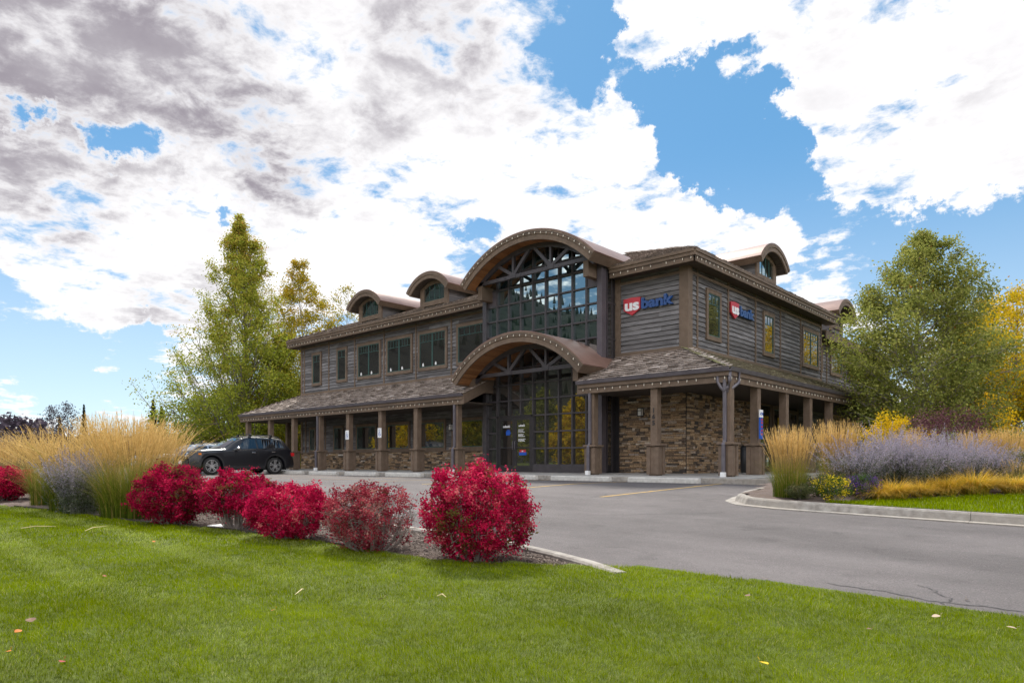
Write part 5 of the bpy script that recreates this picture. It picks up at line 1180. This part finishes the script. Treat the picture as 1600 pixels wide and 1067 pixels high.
sage('grey-purple sage between the tan grass clumps on the left', 122, 694, 90, 10.3, wid=.55, zfun=lambda x, y: gz(x, y)+.07, n=110, group='purple sage plants at the left'); sage('grey-purple sage behind the leaning tan clump', 104, 702, 91, 10.9, wid=.5, n=90, zfun=lambda x, y: gz(x, y)+.07, group='purple sage plants at the left')

# ---- mounding orange grasses, small shrubs and flowers of the island
def mound(label, px, d, wpx, hpx, seed, n=1300, zfun=isl_z):
    r = np.random.default_rng(seed); x, y = at_depth(px, d); z = float(zfun(x, y)); s = 1067/d; R0 = wpx/2/s; H = hpx/s
    T = empty('mounding_grass', (x, y, z)); tagit(T, label, 'ornamental grass', 'orange mounding grasses on the island')
    a = r.uniform(0, 6.283, n); rb = R0*.45*np.sqrt(r.random(n)); base = np.stack([rb*np.cos(a), rb*np.sin(a), np.zeros(n)], -1)
    V, F, tt = strips(base, a+r.normal(0, .5, n), H*r.uniform(.9, 1.5, n), np.abs(r.normal(.95, .3, n)), np.full(n, .009), 6, 1.7, .1, droop=r.uniform(.0, .5, n))
    T_ = np.clip(.12+.6*tt+np.repeat(r.normal(.05, .16, n), 14), 0, 1); arr_obj('blades', V, F, M['sedge'], T, T_)
for i, a in enumerate((('orange-yellow mounding grass left end of its row', 1398, 12.2, 76, 34), ('small orange mounding grass second in its row', 1440, 12.4, 60, 28), ('orange mounding grass third in its row', 1478, 12.6, 66, 34), ('widest orange mounding grass with wild blades', 1522, 12.7, 84, 44), ('orange mounding grass at the right edge', 1583, 13.0, 66, 34), ('yellow-green mounding grass right of the purple flowers', 1375, 12.0, 44, 26))): mound(*a, 100+i)
def shrub(name, label, px, d, wpx, ytop, nl, ls, mat, seed, ybot=None, zfun=isl_z, tm=.5, cat='shrub', group=None):
    r = np.random.default_rng(seed); x, y = at_depth(px, d); z = float(zfun(x, y)); s = 1067/d; H = (721-ytop)/s+.46-z; R0 = wpx/2/s
    T = empty(name, (x, y, z)); tagit(T, label, cat, group); nc_ = max(20, nl//30); u = r.normal(size=(nc_, 3)); u /= np.linalg.norm(u, axis=1)[:, None]; q = r.uniform(.55, 1.08, nc_)
    C = np.stack([u[:, 0]*R0*q, u[:, 1]*R0*q, H*.52+u[:, 2]*H*.46*q], -1); idx = r.integers(0, nc_, nl); c = C[idx]+r.normal(size=(nl, 3))*R0*.12; c[:, 2] = np.abs(c[:, 2])+.01
    V, F = leafq(c, ls, ls*.55, r=r); arr_obj('foliage', V, F, M[mat], T, np.clip(np.repeat(tm+r.normal(0, .14, nc_)[idx]+r.normal(0, .1, nl), 4), 0, 1))
    segs = []
    for i in range(14):
        a = r.uniform(0, 6.283); e = r.uniform(.2, .8); segs.append(([Vector((0, 0, -.03)), Vector((math.cos(a)*R0*e*.4, math.sin(a)*R0*e*.4, H*.4)), Vector((math.cos(a)*R0*e, math.sin(a)*R0*e, H*.8))], [.012, .008, .003], 4))
    branches_mesh(segs, M['twig'], T, 'stems'); return T
M['l_low'] = LEAF('grey_green_leaves', [(0, (.05, .065, .025)), (.5, (.13, .15, .06)), (1, (.30, .24, .12))])
M['petal_y'] = LEAF('yellow_petals', [(0, (.05, .09, .02)), (.60, (.09, .14, .03)), (.68, (.75, .55, .02)), (1, (.85, .68, .05))])
M['petal_p'] = LEAF('violet_petals', [(0, (.035, .07, .02)), (.58, (.08, .13, .035)), (.66, (.12, .05, .25)), (1, (.22, .11, .42))])
M['sedum'] = LEAF('brown_seedheads', [(0, (.05, .07, .02)), (.45, (.14, .13, .06)), (.7, (.26, .20, .13)), (1, (.36, .28, .19))])
shrub('small_shrub', 'small round grey-green shrub at the foot of the golden grass', 1250, 12.35, 38, 757, 3200, .028, 'l_low', 111)
shrub('yellow_flowers', 'low plant with yellow flowers behind the kerb', 1300, 12.0, 54, 744, 3400, .03, 'petal_y', 112, tm=.52, cat='flowering plant')
shrub('violet_flowers', 'low plant with violet flower spikes behind the kerb', 1348, 12.1, 50, 742, 3600, .03, 'petal_p', 113, tm=.55, cat='flowering plant')
shrub('seedhead_plant', 'brownish seedhead plant between golden grass and yellow flowers', 1312, 12.9, 60, 730, 3600, .03, 'sedum', 114, tm=.6, cat='plant')
shrub('seedhead_plant', 'low brown and green plant left of the yellow flowers', 1278, 12.7, 46, 745, 2200, .03, 'sedum', 115, tm=.35, cat='plant')
shrub('burgundy_shrub', 'burgundy-leaved shrub under the dense green tree', 1478, 18.5, 118, 640, 6500, .06, 'l_smoke', 116)
shrub('yellow_shrub', 'bright yellow shrub under the dense green tree', 1392, 19.5, 66, 644, 5000, .06, 'l_yellow', 117, tm=.62)
shrub('yellow_shrub', 'yellow shrub at the left foot of the dense green tree', 1342, 24, 40, 668, 2200, .07, 'l_yellow', 118, tm=.6)
shrub('yellow_shrub', 'yellow shrub half hidden by sage behind the tall plume grass', 1440, 19, 54, 668, 3000, .06, 'l_yellow', 119, tm=.5)
shrub('pale_shrub', 'pale yellow-grey shrub at the right edge', 1592, 14.4, 52, 705, 3600, .04, 'l_low', 120, tm=.75)
shrub('green_hedge', 'dark green shrub filling the space behind the sage', 1450, 21, 170, 676, 9000, .07, 'l_green', 121, tm=.3)
shrub('green_hedge', 'dark green shrub behind the forked tree at the right', 1560, 26, 150, 676, 7000, .08, 'l_green', 122, tm=.4)

# ---- flat pale slab, fallen leaves and loose straws
x, y = at_depth(349, 8.9); mb = MB(); mb.extr([(-.20, -.02), (-.05, -.08), (.16, -.07), (.19, .06), (.02, .09)], lambda a, b, d: (a, b, d), 0, .03)
o = mb.build('flat_stone', M['white'], bevel=.006, loc=(x, y, float(gz(x, y))+.085)); o.rotation_euler = (R_(8), 0, TH); tagit(o, 'flat pale slab lying on the bark below the short bush', 'stone')
LC = {'orange': (.55, .16, .02), 'yellow': (.75, .48, .02), 'tan': (.48, .36, .24), 'brown': (.20, .12, .07), 'red': (.35, .05, .04)}
for k_, v_ in LC.items(): M['leaf_'+k_] = material('fallen_leaf_'+k_, v_, tuple(a*.75 for a in v_), 30, .7, spec=.2)
def fallen(px, py, size, colr, label, on='lawn'):
    k_ = (py-721)/1067; d = 1.115/(.035+k_); x, y = at_depth(px, d); z = float(lawn_z(x, y))+.055 if on == 'lawn' else float(gz(x, y))+(.10 if on == 'bed' else .012)
    if on == 'road': d = 1.2475/(.035+k_); x, y = at_depth(px, d); z = float(gz(x, y))+.012
    r = random.Random(int(px*7+py)); mb = MB(); n = 6; vs = []
    for i in range(n+1):
        t = i/n; w = math.sin(math.pi*min(1, t*1.02+.01))**.7*.34; vs += [((t-.5), -w*1.25, .05*math.sin(t*3)+.08*w), ((t-.5), 0, .05*math.sin(t*3)), ((t-.5), w*1.25, .05*math.sin(t*3)+.10*w)]
    vs = [(a*size, b*size, c*size) for a, b, c in vs]; fs = []
    for i in range(n):
        for q in (0, 1): fs.append((3*i+q, 3*i+3+q, 3*i+4+q, 3*i+1+q))
    mb.add(vs, fs); mb.bar((size*.5, 0, .01), (size*.72, 0, .02), .002); o = mb.build('fallen_leaf', M['leaf_'+colr], loc=(x, y, z)); o.rotation_euler = (r.uniform(-.3, .3), r.uniform(-.3, .3), r.uniform(0, 6.28))
    tagit(o, label, 'leaf', 'fallen leaves')
for a in ((1193, 1046, .055, 'yellow', 'curled bright yellow leaf low in the middle of the lawn'), (596, 943, .045, 'tan', 'pale tan leaf on the lawn below the faded bush'), (427, 966, .03, 'orange', 'small orange leaf on the lawn left of the long straw'), (1168, 939, .045, 'brown', 'reddish brown leaf on the lawn near the driveway'), (1463, 969, .05, 'tan', 'pale leaf on the right part of the lawn by the driveway'), (1581, 988, .05, 'tan', 'pale leaf at the right edge of the lawn'), (1359, 988, .035, 'brown', 'small brown leaf right of centre on the lawn'),
          (48, 994, .06, 'brown', 'brown curled leaf at the left of the lawn'), (28, 1012, .04, 'orange', 'dull orange leaf below the curled brown one'), (12, 1043, .035, 'orange', 'orange leaf in the lower left corner'), (97, 1056, .035, 'red', 'small reddish leaf in the lower left'), (163, 913, .03, 'red', 'tiny red leaf on the striped lawn at left'), (325, 942, .03, 'brown', 'tiny brown leaf left of centre on the lawn'), (240, 857, .035, 'orange', 'orange leaf on the lawn below the crimson round bush'), (176, 864, .04, 'tan', 'tan leaf on the lawn below the tall reed grass')): fallen(*a)
for a in ((570, 871, .035, 'yellow', 'yellow leaf at the bed edge left'), (518, 858, .03, 'yellow', 'yellow leaf on the bark under the faded bush'), (636, 868, .03, 'orange', 'orange leaf on the bark between the two biggest bushes')): fallen(*a, on='bed')
fallen(1198, 906, .045, 'tan', 'pale leaf on the asphalt near the lawn', on='road'); fallen(1510, 938, .04, 'tan', 'pale leaf on the asphalt at the right', on='road')
M['straw'] = material('dry_straw', (.62, .48, .24), (.75, .62, .36), 20, .7)
for i, (px, py, ln, rz, lb) in enumerate(((468, 936, .26, -.75, 'long pale straw lying on the lawn'), (150, 840, .42, 2.35, 'dry plume stalk fallen on the lawn at left'), (60, 836, .35, 1.0, 'dry plume stalk on the lawn at the left edge'), (690, 940, .12, -.2, 'short straw on the lawn below the largest bush'))):
    d = 1.115/(.035+(py-721)/1067); x, y = at_depth(px, d); mb = MB(); mb.tube([(-ln/2, 0, 0), (-ln*.1, .012, .02), (ln/2, 0, .012)], [.003, .0045, .0015], 5)
    o = mb.build('straw_stalk', M['straw'], loc=(x, y, float(lawn_z(x, y))+.055)); o.rotation_euler = (0, 0, rz); tagit(o, lb, 'straw', 'straws on the lawn')

# ------------------------------------------------------------------ parked cars (nose towards -Y)
M['rubber'] = material('tyre_rubber', (.018, .018, .018), (.03, .03, .03), 20, .85)
M['alloy'] = material('alloy_wheel', (.55, .55, .56), rough=.3, metal=.8, spec=.5)
M['carglass'] = glass_mat('car_glass', (.006, .007, .009), .03, (.8, .9, .95))
M['lamp'] = material('lamp_lens', (.65, .68, .70), rough=.1, spec=.8, coat=.5)
M['tail'] = material('tail_lens', (.45, .01, .015), rough=.15, spec=.6, coat=.5)
M['amber'] = material('amber_lens', (.75, .22, .02), rough=.2)
M['chrome'] = material('chrome_trim', (.75, .75, .76), rough=.12, metal=1)
def car(name, label, cat, x, y, z, paint, prof, belt, Lc, Wc, wy, wr, rz=0, rack=True, cats='', bars=True):
    """prof: [(y, top z, half width at top)], belt: [(y, z)]; local -y is the nose"""
    C_ = empty(name, (x, y, z), rz); tagit(C_, label, cat, 'cars parked beside the porch'); hw = Wc/2
    pa = np.array(prof); ba = np.array(belt); ys = np.unique(np.concatenate([np.arange(0, Lc+.001, .06), pa[:, 0]])); ys = ys[(ys >= pa[0, 0]) & (ys <= pa[-1, 0])]
    def W_(yy): e0 = min(1, max(0, yy/.55)); e1 = min(1, max(0, (Lc-yy)/.4)); return hw*(.80+.20*math.sin(e0*math.pi/2))*(.88+.12*math.sin(e1*math.pi/2))
    def zb(yy, full=False):
        b = .24+max(0, .5-yy)*.12+max(0, yy-Lc+.5)*.25
        if full: return b
        for c in wy:
            q = abs(yy-c)
            if q < wr+.09: b = max(b, wr+math.sqrt((wr+.09)**2-q*q)-.0)
        return b
    def ring(yy):
        w = W_(yy); zt = float(np.interp(yy, pa[:, 0], pa[:, 1])); wt = float(np.interp(yy, pa[:, 0], pa[:, 2])); bz = min(float(np.interp(yy, ba[:, 0], ba[:, 1])), zt-.02); b0 = zb(yy, True); b1 = zb(yy)
        sh = min(b1+.10, bz-.12); wt = min(wt, w-.02)
        return [(0, b0), (w*.70, b0), (w*.71, max(b0, b1-.02)), (w*.99, b1), (w, min(max(sh, b1+.02), bz-.1)), (w*1.005, max((sh+bz)/2, b1+.04)), (w*.985, bz-.05), (w*.955, bz), (wt+.0, zt-.055 if zt-bz > .12 else zt-.012), (wt-.10, zt-.006), (0, zt+.012)], (w*.955, bz, wt, zt-.055)
    rings = [ring(t) for t in ys]; k = len(rings[0][0]); V = []; F = []
    for yy, (rg, _) in zip(ys, rings):
        V += [(a, yy, b) for a, b in rg]+[(-a, yy, b) for a, b in rg]
    for i in range(len(ys)-1):
        for q in range(k-1):
            a = i*2*k+q; b = a+2*k; F.append((a, a+1, b+1, b)); a += k; b += k; F.append((a, b, b+1, a+1))
    for e in (0, len(ys)-1): F.append(tuple([e*2*k+q for q in range(k)]+[e*2*k+k+q for q in range(k)][::-1]))
    o = arr_obj('body', V, F, paint, C_, smooth=True); es = o.modifiers.new('w', 'WELD'); es.merge_threshold = .002
    R_at = lambda yy: ring(yy)[1]
    def side_glass(sg, y0, y1, a0=.10, a1=.90, cut0=0, cut1=0):
        g = MB(); n = 8
        for i in range(n):
            t0, t1 = y0+(y1-y0)*i/n, y0+(y1-y0)*(i+1)/n; q = []
            for yy, lo_ in ((t0, 1), (t1, 1), (t1, 0), (t0, 0)):
                w, bz, wt, zt = R_at(yy); f = a0 if lo_ else a1; s = (yy-y0)/(y1-y0)
                if not lo_: f = a0+(a1-a0)*min(1, (s/cut0 if cut0 else 1), ((1-s)/cut1 if cut1 else 1))
                q.append((sg*(w+(wt-w)*f+.007), yy, bz+(zt-bz)*f))
            g.add(q, [(0, 1, 2, 3)])
        return g.build('side_window', M['carglass'], C_)
    ws0, ws1, rf, rg0, rg1 = cats   # windscreen base, top; roof end; rear glass top/base
    for sg in (-1, 1):
        m_ = (ws0+.55, ws1+.52); side_glass(sg, ws0+.34, ws1+.62, cut0=.62); side_glass(sg, ws1+.70, ws1+1.62); side_glass(sg, ws1+1.70, rg0+.04, cut1=.45)
    def cross_glass(nm, y0, y1, inset):
        g = MB(); n = 6
        for i in range(n):
            t0, t1 = y0+(y1-y0)*i/n, y0+(y1-y0)*(i+1)/n; q = []
            for yy in (t0, t1):
                zt = float(np.interp(yy, pa[:, 0], pa[:, 1])); wt = float(np.interp(yy, pa[:, 0], pa[:, 2])); q.append((yy, zt, min(wt, W_(yy)-.02)-inset))
            (ya, za, wa), (yb, zb_, wb) = q; u = .012
            g.add([(-wa, ya, za+u-.006), (0, ya, za+u+.018), (0, yb, zb_+u+.018), (-wb, yb, zb_+u-.006)], [(0, 1, 2, 3)]); g.add([(wa, ya, za+u-.006), (0, ya, za+u+.018), (0, yb, zb_+u+.018), (wb, yb, zb_+u-.006)], [(3, 2, 1, 0)])
        g.build(nm, M['carglass'], C_, smooth=True)
    cross_glass('windscreen', ws0+.03, ws1-.03, .10); cross_glass('rear_window', rg0+.03, rg1-.02, .12)
    # wheels
    for sg in (-1, 1):
        for c in wy:
            wx = sg*(hw-.14); wh = empty('wheel', (wx, c, wr)); wh.parent = C_
            t = MB(); t.lathe([(wr*.62, -.11), (wr*.9, -.125), (wr*.985, -.09), (wr, 0), (wr*.985, .09), (wr*.9, .125), (wr*.62, .11)], 32, 'x'); t.build('tyre', M['rubber'], wh, smooth=True)
            t = MB(); q = sg*.115; t.lathe([(wr*.70, q), (wr*.66, q), (wr*.62, q-sg*.03), (wr*.60, -q)], 32, 'x')
            for j in range(5):
                a = 2*math.pi*j/5+.3; ca, sa = math.cos(a), math.sin(a)
                for off in (-.38, .38):
                    t.bar((q-sg*.02, ca*.05-sa*off*.05, sa*.05+ca*off*.05), (q-sg*.012, ca*wr*.64-sa*off*.11, sa*wr*.64+ca*off*.11), .03, .06, up=(1, 0, 0))
            t.lathe([(0, q-sg*.002), (.06, q-sg*.004), (.065, q-sg*.04)], 16, 'x'); t.build('rim', M['alloy'], wh)
            t = MB(); t.lathe([(0, q-sg*.07), (wr*.6, q-sg*.07)], 24, 'x'); t.build('brake_disc', M['black'], wh)
        # dark arch cladding and sill
        m = MB()
        for c in wy:
            n = 16
            for i in range(n):
                a0, a1 = math.pi*i/n, math.pi*(i+1)/n; ri_, ro = wr+.085, wr+.15
                def pz(r_, a): yy = c-r_*math.cos(a); return (sg*(W_(yy)*1.0+.008), yy, wr+r_*math.sin(a))
                m.add([pz(ri_, a0), pz(ro, a0), pz(ro, a1), pz(ri_, a1)], [(0, 1, 2, 3)])
        m.build('arch_trim', M['black'], C_)
        m = MB(); m.box(min(sg*(hw-.03), sg*(hw+.012)), max(sg*(hw-.03), sg*(hw+.012)), wy[0]+wr+.12, wy[1]-wr-.12, .25, .38); m.build('sill', M['black'], C_, bevel=.01)
        # door handles, seams, mirror, belt chrome
        for yy in (ws1+.45, ws1+1.40):
            w, bz, _, _ = R_at(yy); m = MB(); m.box(min(sg*w, sg*(w+.055)), max(sg*w, sg*(w+.055)), yy-.09, yy+.09, bz-.15, bz-.115); m.build('door_handle', M['chrome'], C_, bevel=.008)
        m = MB()
        for yy in (ws0+.45, ws1+.66, ws1+1.62):
            w = W_(yy); m.box(min(sg*w*.9, sg*(w*1.004+.0035)), max(sg*w*.9, sg*(w*1.004+.0035)), yy-.004, yy+.004, .40, R_at(yy)[1]-.03)
        m.build('door_seam', M['rubber'], C_)
        m = MB(); n = 14; y0, y1 = ws0+.30, rg0+.05
        for i in range(n):
            ta, tb = y0+(y1-y0)*i/n, y0+(y1-y0)*(i+1)/n; wa, za = R_at(ta)[:2]; wb, zb_ = R_at(tb)[:2]; m.bar((sg*(wa+.010), ta, za+.012), (sg*(wb+.010), tb, zb_+.012), .012, .016)
        m.build('belt_moulding', M['chrome'], C_)
        w, bz, _, _ = R_at(ws0+.50); m = MB(); yy = ws0+.52
        m.tube([(sg*(w-.02), yy, bz+.03), (sg*(w+.06), yy-.0, bz+.05)], .022, 8); m.lathe([(0, 0), (.045, .005), (.075, .05), (.08, .13), (.065, .20), (.0, .215)], 16, 'x', (sg*(w+.04) if sg > 0 else -(w+.04)-.215, yy, bz+.09)); m.build('door_mirror', M['chrome'] , C_, smooth=True)
        # lamps
        w = W_(.12); m = MB(); zh = float(np.interp(.2, pa[:, 0], pa[:, 1]))-.17
        m.hexa([(sg*w*.62, .015, zh-.03), (sg*(w+.012), .20, zh-.02), (sg*(w+.012-.05), .44, zh+.05), (sg*w*.60, .10, zh), (sg*w*.62, .035, zh+.09), (sg*(w+.010), .22, zh+.10), (sg*(w+.012-.05), .46, zh+.10), (sg*w*.60, .12, zh+.09)]); m.build('headlight', M['lamp'], C_, bevel=.008)
        m = MB(); w2 = W_(.42); m.box(min(sg*w2*.9, sg*(w2+.018)), max(sg*w2*.9, sg*(w2+.018)), .36, .47, zh+.0, zh+.07); m.build('side_marker', M['amber'], C_)
        w = W_(Lc-.12); zt = float(np.interp(Lc-.1, ba[:, 0], ba[:, 1])); m = MB(); m.box(min(sg*w*.70, sg*(w+.02)), max(sg*w*.70, sg*(w+.02)), Lc-.20, Lc+.0, zt-.20, zt-.04); m.build('tail_light', M['tail'], C_, bevel=.015)
        if rack:
            w_, _, wt, zt = R_at(ws1+1.3); m = MB(); pts = [(sg*(wt-.10), yy, float(np.interp(yy, pa[:, 0], pa[:, 1]))+.045) for yy in np.linspace(ws1+.15, rf-.1, 8)]; pts = [(pts[0][0], pts[0][1]-.08, pts[0][2]-.05)]+pts+[(pts[-1][0], pts[-1][1]+.08, pts[-1][2]-.05)]
            m.tube(pts, .016, 8); m.build('roof_rail', M['black'], C_, smooth=True)
    for yy in ((ws1+.45, ws1+1.45) if bars else ()):
        wt = float(np.interp(yy, pa[:, 0], pa[:, 2])); zt = float(np.interp(yy, pa[:, 0], pa[:, 1])); m = MB(); m.box(-wt+.02, wt-.02, yy-.03, yy+.03, zt+.115, zt+.14)
        for sg in (-1, 1): m.hexa([(sg*(wt-.08)-.04, yy-.06, zt+.0), (sg*(wt-.08)+.04, yy-.06, zt+.0), (sg*(wt-.08)+.04, yy+.06, zt), (sg*(wt-.08)-.04, yy+.06, zt), (sg*(wt-.08)-.03, yy-.04, zt+.13), (sg*(wt-.08)+.03, yy-.04, zt+.13), (sg*(wt-.08)+.03, yy+.04, zt+.13), (sg*(wt-.08)-.03, yy+.04, zt+.13)])
        m.build('roof_bar', M['black'], C_, bevel=.006)
    zh = float(np.interp(.05, pa[:, 0], pa[:, 1])); m = MB(); m.box(-hw*.56, hw*.56, -.022, .08, zh-.24, zh-.09); m.build('grille_surround', M['chrome'], C_, bevel=.01)
    m = MB()
    for i in range(7): xx = -hw*.50+hw*i/7*1.0; m.box(xx+.012, xx+hw/7-.02, -.028, -.021, zh-.225, zh-.105)
    m.build('grille', M['black'], C_)
    m = MB(); m.box(-hw*.78, hw*.78, -.012, .1, .28, .44); m.box(-hw*.84, hw*.84, Lc-.12, Lc+.015, .30, .46); m.build('bumper_insert', M['black'], C_, bevel=.02)
    m = MB(); m.box(-.15, .15, -.030, -.012, .48, .63); m.build('number_plate', M['white'], C_)
    m = MB(); m.box(-hw*.74, hw*.74, .25, Lc-.3, .20, .32); m.build('underbody', M['black'], C_)
    return C_
suv_prof = [(0, .78, .70), (.05, .93, .74), (.14, 1.03, .80), (.5, 1.08, .83), (1.0, 1.115, .83), (1.42, 1.14, .82), (1.52, 1.16, .80), (1.75, 1.31, .76), (2.05, 1.49, .71), (2.35, 1.635, .67), (2.7, 1.69, .66), (3.3, 1.70, .66), (3.9, 1.675, .655), (4.30, 1.63, .64), (4.42, 1.55, .65), (4.62, 1.30, .70), (4.74, 1.05, .76), (4.80, .85, .78), (4.82, .60, .78)]
suv_belt = [(0, .74), (.14, .92), (.5, 1.0), (1.5, 1.06), (2.5, 1.10), (4.3, 1.18), (4.7, 1.10), (4.82, .7)]
M['paint_black'] = material('black_paint', (.005, .005, .008), rough=.34, spec=.4, coat=.30)
M['paint_silver'] = material('silver_paint', (.42, .44, .46), rough=.28, metal=.55, spec=.6, coat=1.0)
suv = car('parked_suv', 'black SUV with roof bars parked beside the porch', 'car', -22.60, -6.62, float(gz(-22, -4.5)), M['paint_black'], suv_prof, suv_belt, 4.82, 1.90, (.93, 3.84), .385, cats=(1.52, 2.35, 4.30, 4.30, 4.74))
suv.scale = (1.04, 1.04, 1.04)
wag_prof = [(y, z*.86 if z > .7 else z, w) for y, z, w in suv_prof]; wag_belt = [(y, z*.88) for y, z in suv_belt]
car('parked_wagon', 'silver car with roof bars mostly hidden beyond the black SUV', 'car', -25.45, -7.5, float(gz(-25, -4.5)), M['paint_silver'], wag_prof, wag_belt, 4.82, 1.82, (.93, 3.74), .33, cats=(1.52, 2.35, 4.30, 4.30, 4.74))

# ------------------------------------------------------------------ what the glass mirrors: wooded hill and trees behind the viewpoint
def hillring():
    na, nr = 90, 9; v = []; f = []
    for i in range(na+1):
        a = math.radians(186+166*i/na); fa = math.degrees(a)
        h = 88*math.exp(-((fa-216)/26)**2)+52*math.exp(-((fa-258)/24)**2)+20*math.exp(-((fa-195)/18)**2)+16+3*math.sin(fa*.35)+2*math.sin(fa*.9)
        for j in range(nr+1):
            t = j/nr; R0 = 230+190*t; v.append((R0*math.cos(a), R0*math.sin(a)-18, -2+h*math.sin(t*math.pi*.62)**1.3*max(0, min(1, (fa-186)/12, (352-fa)/20))))
        if i:
            for j in range(nr): p = (i-1)*(nr+1)+j; f.append((p, p+1, p+nr+2, p+nr+1))
    return v, f
v, f = hillring(); M['hill'] = material('forested_slope', (.012, .016, .014), (.030, .034, .028), .03, .95, c3=(.06, .06, .035), detail=9)
tagit(arr_obj('hills', v, f, M['hill'], smooth=True), kind='structure')
va = np.array(v); r = np.random.default_rng(5); pick = va[r.integers(0, len(va), 7000)]+r.normal(size=(7000, 3))*np.array([10, 10, 0]); cv = []; cf = []; 
for i, p in enumerate(pick):
    h = r.uniform(3.5, 6.5); w = h*.24; b = len(cv); z0 = p[2]-2.5
    cv += [(p[0]+w*math.cos(q), p[1]+w*math.sin(q), z0) for q in (0, 1.57, 3.14, 4.71)]+[(p[0], p[1], z0+h)]; cf += [(b, b+1, b+4), (b+1, b+2, b+4), (b+2, b+3, b+4), (b+3, b, b+4)]
tagit(arr_obj('woods', cv, cf, M['l_conifer'], None, r.random(len(cv))), 'conifer forest covering the hill mirrored in the windows', 'woods', kind='stuff')
rb = [(-16, -42, 6, 'l_green'), (-27, -46, 7, 'l_mixed'), (-38, -40, 8, 'l_yellow'), (-50, -48, 10, 'l_green'), (-63, -44, 9, 'l_mixed'), (-6, -50, 9, 'l_green'), (-78, -46, 10, 'l_yellow'), (4, -46, 7.5, 'l_green'), (16, -50, 9, 'l_mixed'), (24, 24, 9, 'l_green'), (30, 42, 11, 'l_green'), (36, 12, 9, 'l_green'), (20, 62, 11, 'l_green')]
for i, (x, y, h, m_) in enumerate(rb):
    tree('mirrored_tree' if 0 else 'street_tree', ['yellow', 'turning', 'green'][0 if m_ == 'l_yellow' else 1 if m_ == 'l_mixed' else 2]+' tree behind the viewpoint, mirrored in the windows', 'tree', x, y, float(gz(x, y))-.1, h, [(.1, h*.28), (.35, h*.42), (.7, h*.32), (1, .1)], 4200, .42, m_, 200+i, nb=30, tr=.16, upsw=.7, h0=.15, sig=1.1, tmean=.5, sub=4, group='trees behind the viewpoint')
